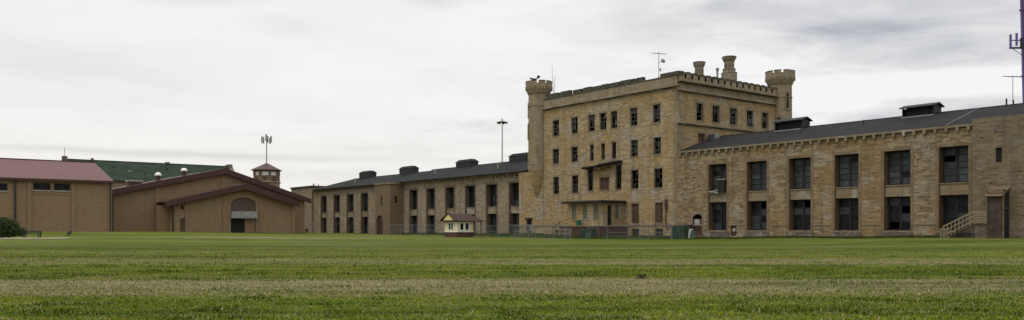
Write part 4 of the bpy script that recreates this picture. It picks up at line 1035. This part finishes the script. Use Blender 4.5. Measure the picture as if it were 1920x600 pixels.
# ------------------------------------------------------------------ fences
def fence(label, pts, hgt, step, mesh=True, group='chain link fences by the buildings'):
    a = Vector(pts[0]); root, off = gthing('chain_link_fence', label, 'fence', a.x, a.y, 0, group)
    posts = []; 
    for (u0,v0),(u1,v1) in zip(pts, pts[1:]):
        L = math.hypot(u1-u0, v1-v0); n = max(1, round(L/step)); ang = math.atan2(v1-v0, u1-u0)
        for k in range(n):
            p0 = (u0+(u1-u0)*k/n, v0+(v1-v0)*k/n); p1 = (u0+(u1-u0)*(k+1)/n, v0+(v1-v0)*(k+1)/n)
            z0 = GUV(*p0); z1 = GUV(*p1); posts.append((p0, z0)); last = (p1, z1)
            q = MB(off); q.tube((*p0,z0+hgt),(*p1,z1+hgt),.03,n=5)
            r = q.build('rail','fencesteel',root)
            q = MB(off); hz = hgt*.5 if k % 2 else .1; q.tube((*p0,z0+hz),(*p1,z1+hz),.025,n=5); q.build('lower_rail','fencesteel',root)
            q = MB(off); q.face([(*p0,z0+.08),(*p1,z1+.08),(*p1,z1+hgt-.03),(*p0,z0+hgt-.03)]); q.build('wire_mesh','mesh',r)
    posts.append(last)
    for p0, z0 in posts:
        q = MB(off); q.tube((*p0,z0-.3),(*p0,z0+hgt+.08),.04,n=6); q.build('post','fencesteel',root)
fence('long chain link fence between the booth and the tall block', [(-142,-9),(-98,-9)], 1.95, 4.6)
fence('chain link fence along the base of the tall block, right of the porch', [(-86,-8.5),(-70.5,-8.5)], 1.85, 4.4)
fence('chain link fence panels standing in front of the porch', [(-95,-14.5),(-88,-16.5),(-83.2,-14.2),(-82,-16.2)], 1.85, 2.6)

# timber handrail before the porch
root, off = gthing('handrail', 'pale timber handrail on the grass before the porch', 'railing', -93.5, -8)
q = MB(off)
for k in range(6): q.box(-96.2+k*1.15,-96.1+k*1.15,-8.05,-7.95,-.1,1.35)
q.build_each('post','rail',root)
q = MB(off); q.box(-96.25,-90.3,-8.1,-8.05,1.25,1.36); q.box(-96.25,-90.3,-8.1,-8.05,.65,.73); q.build_each('rail','rail',root)
# bin on porch
root, off = gthing('rubbish_bin', 'bright green plastic bin on the porch deck', 'bin', -91.6, -5.3, 1.86)
q = MB(off); q.hexa([(-91.8,-5.5,1.87),(-91.3,-5.5,1.87),(-91.3,-5.1,1.87),(-91.8,-5.1,1.87),(-91.87,-5.56,2.6),(-91.23,-5.56,2.6),(-91.23,-5.0,2.6),(-91.87,-5.0,2.6)]); q.build('body','greenbin',root)
q = MB(off); q.box(-91.92,-91.18,-5.6,-4.96,2.602,2.68); q.build('lid','greenbin',root)
# dark green generator by the porch
root, off = gthing('generator', 'dark green machine cabinet on the grass right of the porch', 'cabinet', -85.5, -9)
q = MB(off); q.box(-86.6,-84.3,-9.6,-8.4,-.05,1.3); q.build('body','greenbox',root)
q = MB(off); q.box(-86.7,-84.2,-9.7,-8.3,1.302,1.42); q.build('lid','greenbox',root)
q = MB(off); 
for k in range(6): q.box(-86.4,-85.5,-9.63,-9.602,.3+k*.13,.38+k*.13)
q.build_each('louvre','dark',root)
# green skip at wing corner
root, off = gthing('dumpster', 'green steel container in front of the arched doorway of the right wing', 'container', -73.3, -3)
z = .05; q = MB(off); q.hexa([(-74.6,-3.8,z),(-72.5,-3.8,z),(-72.5,-2.2,z),(-74.6,-2.2,z),(-74.7,-3.9,1.7),(-72.4,-3.9,1.7),(-72.4,-2.1,1.7),(-74.7,-2.1,1.7)]); q.build('body','greenbox',root)
q = MB(off)
for k in range(5): q.box(-74.6+k*.5,-74.52+k*.5,-3.98,-3.9,.1,1.65)
q.box(-74.75,-72.35,-3.98,-3.9,1.6,1.72); q.build_each('rib','greenbox',root)
q = MB(off); q.prism([(-3.9,1.72),(-2.1,1.72),(-2.1,2.0),(-3.9,1.78)], lambda a,d,h:(d,a,h), -74.7, -72.4); q.build('lid','dark',root)
root, off = gthing('debris_panel', 'broken pale board leaning beside the green container', 'board', -71.8, -3.2)
q = MB(off); q.obox((-71.9,-3.2,.8),(.6,.08,1.25),RAD(12),RAD(-14)); q.build('board','offwhite',root)
q = MB(off); q.obox((-71.3,-3.5,.7),(.9,.06,1.0),RAD(-14),RAD(-12),RAD(14)); q.build('scrap','greenbox',root)

# ------------------------------------------------------------------ stair and door cage at the end bay
root, off = gthing('outside_stair', 'cream timber stair with slatted railing climbing to a stone landing', 'stairs', -37, -1.9)
q = MB(off); gz = .5
q.box(-36.6,-35.62,-2.5,-1.02,0,2.0); q.build('landing','plinth',root)
q = MB(off)
for k in range(8): q.box(-39.6+k*.38,-36.6,-2.4,-1.05,gz-.5+(.19*k),gz+.19*(k+1)-.02) if k < 8 else None
q.build_each('step','plinth',root)
def stair_h(u): return gz+.1+(u+39.6)*.5
q = MB(off)
for k in range(9):
    u = -39.6+k*.37; zz = stair_h(u) if u > -39.3 else gz
    q.box(u,u+.08,-2.62,-2.54,zz-.1,stair_h(u)+1.05)
q.hexa([(-39.65,-2.68,stair_h(-39.65)+1.0),(-36.5,-2.68,stair_h(-36.5)+1.0),(-36.5,-2.62,stair_h(-36.5)+1.0),(-39.65,-2.62,stair_h(-39.65)+1.0),
        (-39.65,-2.68,stair_h(-39.65)+1.14),(-36.5,-2.68,stair_h(-36.5)+1.14),(-36.5,-2.62,stair_h(-36.5)+1.14),(-39.65,-2.62,stair_h(-39.65)+1.14)])
for d in (.1,.55): q.hexa([(-39.65,-2.68,stair_h(-39.65)+d),(-36.5,-2.68,stair_h(-36.5)+d),(-36.5,-2.62,stair_h(-36.5)+d),(-39.65,-2.62,stair_h(-39.65)+d),
        (-39.65,-2.68,stair_h(-39.65)+d+.1),(-36.5,-2.68,stair_h(-36.5)+d+.1),(-36.5,-2.62,stair_h(-36.5)+d+.1),(-39.65,-2.62,stair_h(-39.65)+d+.1)])
for k in range(5): q.box(-36.6,-35.55,-2.68,-2.6,2.0+k*.25,2.1+k*.25)
q.box(-36.65,-36.53,-2.6,-2.5,1.9,3.2); q.box(-35.6,-35.5,-2.6,-2.5,1.9,3.2)
for x in (-39.9,-39.45,-39.2): q.box(x,x+.1,-2.62,-2.5,gz-.1,gz+.95)
q.box(-39.95,-39.0,-2.7,-2.62,gz+.85,gz+.97); q.build('railing','rail',root)
root, off = gthing('door_enclosure', 'tall dark screened door cage against the right end bay, beside the stair landing', 'door cage', -34.8, -1.8, .4)
q = MB(off); x0,x1,y0 = -35.6,-34.0,-2.4
for x in (x0,x1-.12): 
    for y in (y0,-1.15): q.box(x,x+.12,y,y+.12,.2,5.2)
q.box(x0,x1,y0,y0+.1,5.1,5.25); q.box(x0,x1,y0,y0+.1,4.55,4.68); q.box(x1-.1,x1,y0,-1.03,5.1,5.25); q.box(x1-.1,x1,y0,-1.03,3.4,3.5)
q.build('frame','wood',root)
q = MB(off); q.box(x0+.12,x1-.12,y0+.12,y0+.18,.5,4.55); q.build('screen_door','cage',root)
q = MB(off)
for k in range(4): q.box(x0+.12,x1-.12,y0+.02+.0*k,y0+.08,4.7+k*.1,4.75+k*.1)
q.prism([(y0-.25,4.6),(y0-.25,4.68),(-1.02,5.6),(-1.02,5.5)], lambda a,d,h:(d,a,h), x0-.05, x1+.05); q.build('slatted_roof','wood',root)
q = MB(off); q.box(x1-.06,x1-.03,y0+.12,-1.15,.4,5.1); q.build('side_screen','void',root)

# ------------------------------------------------------------------ small things on the lawn
def bench():
    x, y = -55.2, 95.; z = G(x, y)
    root = thing('park_bench','low dark bench beside the shrub on the left','bench',(x,y,z),RAD(3))
    q = MB()
    for k in range(3): q.box(-.95,.95,-.22+k*.17,-.08+k*.17,.42,.47)
    q.build('seat','dark',root)
    q = MB(); q.box(-.95,.95,.3,.34,.55,.67); q.box(-.95,.95,.3,.34,.72,.84); q.build_each('backrest','dark',root)
    for s_ in (-.85,.85):
        q = MB(); q.box(s_-.05,s_+.05,-.22,-.14,0,.42); q.box(s_-.05,s_+.05,.26,.34,0,.86); q.box(s_-.05,s_+.05,-.22,.34,.36,.42); q.build('leg','dark',root)
bench()
x, y = -60.0, 112.; root = thing('ground_floodlight','small black floodlight standing on the lawn before the red-roofed hall','light',(x,y,G(x,y)),RAD(-20))
q = MB(); q.tube((0,0,0),(0,0,.3),.05); q.box(-.6,.1,-.08,.08,.0,.08); q.build('stand','dark',root)
q = MB(); q.obox((0,0,.5),(.5,.3,.4),0,RAD(-30)); q.build('lamp_head','dark',root)
p = W(-196.5,-2); z = G(p.x,p.y); root = thing('fire_hydrant','dark hydrant on the grass at the far end of the left wing','hydrant',(p.x,p.y,z))
q = MB(); q.lathe(0,0,[(.3,0),(.3,.12),(.2,.15),(.2,.85),(.28,.9),(.26,1.05),(.1,1.2)],12); q.tube((-.34,0,.65),(.34,0,.65),.12); q.build('body','void',root)
p = W(-176,-1.5); z = G(p.x,p.y); root = thing('marker_post','short pale post on the grass before the left wing','post',(p.x,p.y,z))
q = MB(); q.lathe(0,0,[(.11,0),(.11,.8),(.06,.9)],8); q.build('shaft','rail',root)

rs = random.Random(11)
def leaf_cloud(mb, c, rad, n, size, rng, clumps=14, zmin=.05):
    cl = []
    for _ in range(clumps):
        d = Vector((rng.gauss(0,1), rng.gauss(0,1), rng.gauss(0,.8))).normalized()
        cl.append((Vector(c)+Vector((d.x*rad[0]*.75, d.y*rad[1]*.75, d.z*rad[2]*.75)), rng.uniform(.22,.42)))
    for _ in range(n):
        cc, s_ = rng.choice(cl)
        p_ = cc+Vector((rng.gauss(0,s_*rad[0]*.6), rng.gauss(0,s_*rad[1]*.6), rng.gauss(0,s_*rad[2]*.7)))
        if p_.z < zmin: p_.z = zmin+rng.random()*.3
        a, b = Vector((rng.gauss(0,1),rng.gauss(0,1),rng.gauss(0,.7))).normalized(), Vector((rng.gauss(0,1),rng.gauss(0,1),rng.gauss(0,1))).normalized()
        z = size*rng.uniform(.6,1.4); mb.face([p_-a*z, p_+b*z*.5, p_+a*z, p_-b*z*.5])
def leafmat(name, c1, c2):
    m, q_, p_, o = mat(name); t_ = q_.new('ShaderNodeTexCoord'); f, _ = q_.noise(t_.outputs['Object'], 1.2, 3, .6); f2, _ = q_.noise(t_.outputs['Object'], 9, 2, .6)
    q_.l.new(q_.mix(q_.mapr(q_.m('ADD', q_.m('MULTIPLY', f, .6), q_.m('MULTIPLY', f2, .4)), .35, .65), c1, c2), p_.inputs['Base Color']); p_.inputs['Roughness'].default_value = .8
    p_.inputs['Specular IOR Level'].default_value = .15
    return m
M['leaf'] = leafmat('evergreen_leaves', (.018,.032,.012), (.06,.085,.028))
M['blade'] = leafmat('long_grass', (.03,.05,.010), (.06,.09,.02))
def shrub():
    x, y = -59.8, 97.; root = thing('evergreen_shrub','dark evergreen shrub at the left edge of the lawn','shrub',(x,y,G(x,y)))
    q = MB(); rng = random.Random(4)
    leaf_cloud(q,(-.3,0,1.15),(2.1,1.6,1.15),9000,.10,rng,26); leaf_cloud(q,(1.3,0,.7),(1.3,1.1,.55),3500,.09,rng,14); leaf_cloud(q,(-2.4,.4,1.1),(1.5,1.3,1.0),4000,.1,rng,14)
    q.build('foliage','leaf',root)
    q = MB()
    for k in range(7): a = k*.9; q.tube((.1*cos(a),.1*sin(a),0),(1.3*cos(a),1.0*sin(a),1.3),.06,.02,6)
    q.build('stem','bark',root)
shrub()
def weed(x, y, h, label, dark=True):
    root = thing('tall_weed', label, 'plant', (x,y,0)); rng = random.Random(int(x*7))
    q = MB(); q.tube((0,0,0),(.02,0,h),.012,.008,5); q.tube((0,0,h*.45),(.06,.02,h*.8),.008,.006,5); q.build('stem','bark',root)
    q = MB(); leaf_cloud(q,(.035,0,h),(.03,.03,.015),40,.018,rng,3,0); leaf_cloud(q,(-.01,0,h*.62),(.02,.02,.03),25,.016,rng,2,0); leaf_cloud(q,(0,0,.03),(.05,.05,.02),30,.02,rng,3,0); q.build('foliage','leaf',root)
weed(-2.46, 28.2, .22, 'tallest dark weed standing up from the lawn near the middle')
weed(-6.15, 32.2, .09, 'short dark weed tuft on the lawn left of the middle')
def clod(x, y, w, label):
    root = thing('soil_mound', label, 'mound', (x,y,0)); rng = random.Random(2)
    me = bpy.data.meshes.new('soil'); bm = bmesh.new(); bmesh.ops.create_icosphere(bm, subdivisions=3, radius=1)
    for v in bm.verts: 
        f = 1+.25*sin(v.co.x*5+v.co.y*3)+rng.uniform(-.12,.12); v.co = Vector((v.co.x*w*f, v.co.y*w*.7*f, max(-.02, v.co.z*w*.42*f)))
    bm.to_mesh(me); bm.free(); me.materials.append(M['dirt']); o = bpy.data.objects.new('soil', me); COL.objects.link(o); o.parent = root
    q = MB(); leaf_cloud(q,(0,0,.08),(w*.9,w*.6,.05),130,.04,rng,6,.01); q.build('cut_grass','leaf',root)
clod(3.87, 24.6, .17, 'dark low mound of soil and clippings on the pale strip')

def soil_strip(label, u0, u1, v0, v1):
    q = MB(); n = int((u1-u0)/1.2); rng = random.Random(int(u0))
    rows = []
    for k in range(n+1):
        u = u0+(u1-u0)*k/n; j = rng.uniform(-.25,.25); row = []
        for v in (v0+j, (v0+v1)/2, v1):
            p_ = W(u, v); row.append((p_.x, p_.y, G(p_.x, p_.y)+.035))
        rows.append(row)
    for a_, b_ in zip(rows, rows[1:]):
        for k in range(2): q.face([a_[k], a_[k+1], b_[k+1], b_[k]])
    tag(q.build('soil_strip', 'dirt'), label, 'ground', kind='structure')
soil_strip('bare dark soil along the foot of the right wing', -112, -37.6, -.8, .02)
soil_strip('bare dark soil along the foot of the end bay', -37.5, -24, -1.9, -.98)
soil_strip('bare dark soil along the foot of the left wing', -199, -112.2, .2, 1.02)

# ------------------------------------------------------------------ grass
def vnoise(x, y, seed=0):
    rg = np.random.RandomState(seed); T = rg.rand(256, 256)
    xi = np.floor(x).astype(int); yi = np.floor(y).astype(int); fx = x-xi; fy = y-yi
    fx = fx*fx*(3-2*fx); fy = fy*fy*(3-2*fy)
    a = T[yi % 256, xi % 256]; b = T[yi % 256, (xi+1) % 256]; c = T[(yi+1) % 256, xi % 256]; d = T[(yi+1) % 256, (xi+1) % 256]
    return (a*(1-fx)+b*fx)*(1-fy)+(c*(1-fx)+d*fx)*fy
def dryness(x, y):
    w = (vnoise(x*.12, y*.7, 3)-.5)*2.4+(vnoise(x*.9, y*2, 4)-.5)*.8
    yy = y-.012*x+w*y*.05
    def band(a, b, s_): return np.clip((yy-a)/s_, 0, 1)*np.clip((b-yy)/s_, 0, 1)
    k = np.clip((vnoise(x*.22+5, y*.9, 5)*.55+vnoise(x*.9, y*2.6, 6)*.45-.16)*3.2, .35, 1)
    return np.maximum(band(17.6, 25.2, 1.8), band(32.5, 41, 2.0)*.75)*k
def grass(name, label, n, y0, y1, pdry, h, w, flat, seed, colf):
    rg = np.random.RandomState(seed)
    u = rg.rand(n); y = (y0**.6+(y1**.6-y0**.6)*u)**(1/.6); half = y*.66+11; x = (rg.rand(n)*2-1)*half
    dr = dryness(x, y); patch = .45*vnoise(x*.35, y*1.1, 9)+.3*vnoise(x*1.3, y*3, 10)+.25*vnoise(x*4, y*7, 11)
    keep = rg.rand(n) < pdry(dr, patch)*np.clip((y1-y)/(y1*.45), 0, 1); x, y, dr, patch = x[keep], y[keep], dr[keep], patch[keep]; n = len(x)
    ang = rg.rand(n)*2*np.pi; tuft = np.clip((vnoise(x*1.1, y*1.6, 12)-.62)*5, 0, 1); hh = h*(.5+rg.rand(n))*(1+.5*(patch-.5))*(1+1.6*tuft*(flat[0] < 1)); patch = patch-.22*tuft*(flat[0] < 1); ww = w*(.6+.8*rg.rand(n)); lean = (rg.rand(n)*flat[1]+flat[0])
    z = ground_np(x, y)
    ca, sa = np.cos(ang), np.sin(ang); la = rg.rand(n)*2*np.pi
    P = np.zeros((n, 3, 3)); 
    P[:,0] = np.stack([x-ca*ww, y-sa*ww, z-.005], -1); P[:,1] = np.stack([x+ca*ww, y+sa*ww, z-.005], -1)
    P[:,2] = np.stack([x+np.cos(la)*hh*np.sin(lean), y+np.sin(la)*hh*np.sin(lean), z+hh*np.cos(lean)+.012], -1)
    me = bpy.data.meshes.new(name); me.vertices.add(n*3); me.vertices.foreach_set('co', P.ravel())
    me.loops.add(n*3); me.loops.foreach_set('vertex_index', np.arange(n*3)); me.polygons.add(n); me.polygons.foreach_set('loop_start', np.arange(n)*3); me.polygons.foreach_set('loop_total', np.full(n,3))
    me.update()
    c = colf(rg, n, dr, patch); at = me.color_attributes.new('tint', 'FLOAT_COLOR', 'POINT')
    at.data.foreach_set('color', np.repeat(np.concatenate([c, np.ones((n,1))], 1), 3, 0).ravel())
    m, q_, p_, o_ = mat(name+'_mat'); a = q_.new('ShaderNodeVertexColor'); a.layer_name = 'tint'
    q_.l.new(a.outputs[0], p_.inputs['Base Color']); p_.inputs['Roughness'].default_value = .9; p_.inputs['Specular IOR Level'].default_value = .1
    me.materials.append(m); o = bpy.data.objects.new(name, me); COL.objects.link(o); tag(o, label, 'grass', kind='stuff')
def cg(rg, n, dr, patch):
    pp = np.clip((patch-.36)*4.5, 0, 1)[:,None]; a = np.array([.05,.075,.002])*(1-pp)+np.array([.135,.17,.004])*pp; b = np.array([.07,.10,.003])*(1-pp)+np.array([.19,.215,.012])*pp; d = np.array([.26,.235,.12])
    t = np.clip(patch*1.4-.2+rg.randn(n)*.1, 0, 1)[:,None]; c = a*(1-t)+b*t
    k = (rg.rand(n) < .05+.12*patch+.5*dr)[:,None]; return np.where(k, d*(.7+.5*rg.rand(n))[:,None], c)
def ch(rg, n, dr, patch):
    pp = np.clip((patch-.3)*3, 0, 1)[:,None]; d = np.array([.36,.305,.205])*(.3+.7*pp); g_ = np.array([.13,.11,.075]); t = rg.rand(n)[:,None]**1.5; return d*(1-t)+g_*t
grass('lawn_grass', 'short green mown grass blades in the foreground', 640000, 9.5, 66, lambda d,p: 1-.8*d, .028, .014, (.5,.9), 1, cg)
grass('mown_clippings', 'dry straw-coloured clippings lying in strips across the lawn', 440000, 9.5, 56, lambda d,p: np.clip(.04+.12*(p > .6)+d*(.35+1.0*p), 0, 1), .07, .010, (1.1,.42), 2, ch)
def long_grass():
    rg = random.Random(6); q = MB()
    for k in range(45000):
        r = rg.random()
        if r < .6: u = rg.uniform(-112,-77); v = -rg.uniform(.1,8)*rg.random()**.5 - (2.5 if -99 < u < -82 else 0)
        elif r < .85: u = rg.uniform(-77,-24); v = -.15-abs(rg.gauss(0,.45))
        else: u = rg.uniform(-153,-112); v = .8-abs(rg.gauss(0,.6))
        p_ = W(u, v); z = G(p_.x, p_.y); h = rg.uniform(.15,.62)*(1 if u < -77 else .6); a = rg.uniform(0,6.3); w = .035
        d = Vector((cos(a)*w, sin(a)*w, 0)); p0 = Vector((p_.x,p_.y,z-.02))
        q.face([p0-d, p0+d, p0+Vector((rg.gauss(0,.08), rg.gauss(0,.08), h))])
    tag(q.build('long_grass','blade'), 'rough dark green grass growing along the foot of the walls', 'grass', kind='stuff')
long_grass()
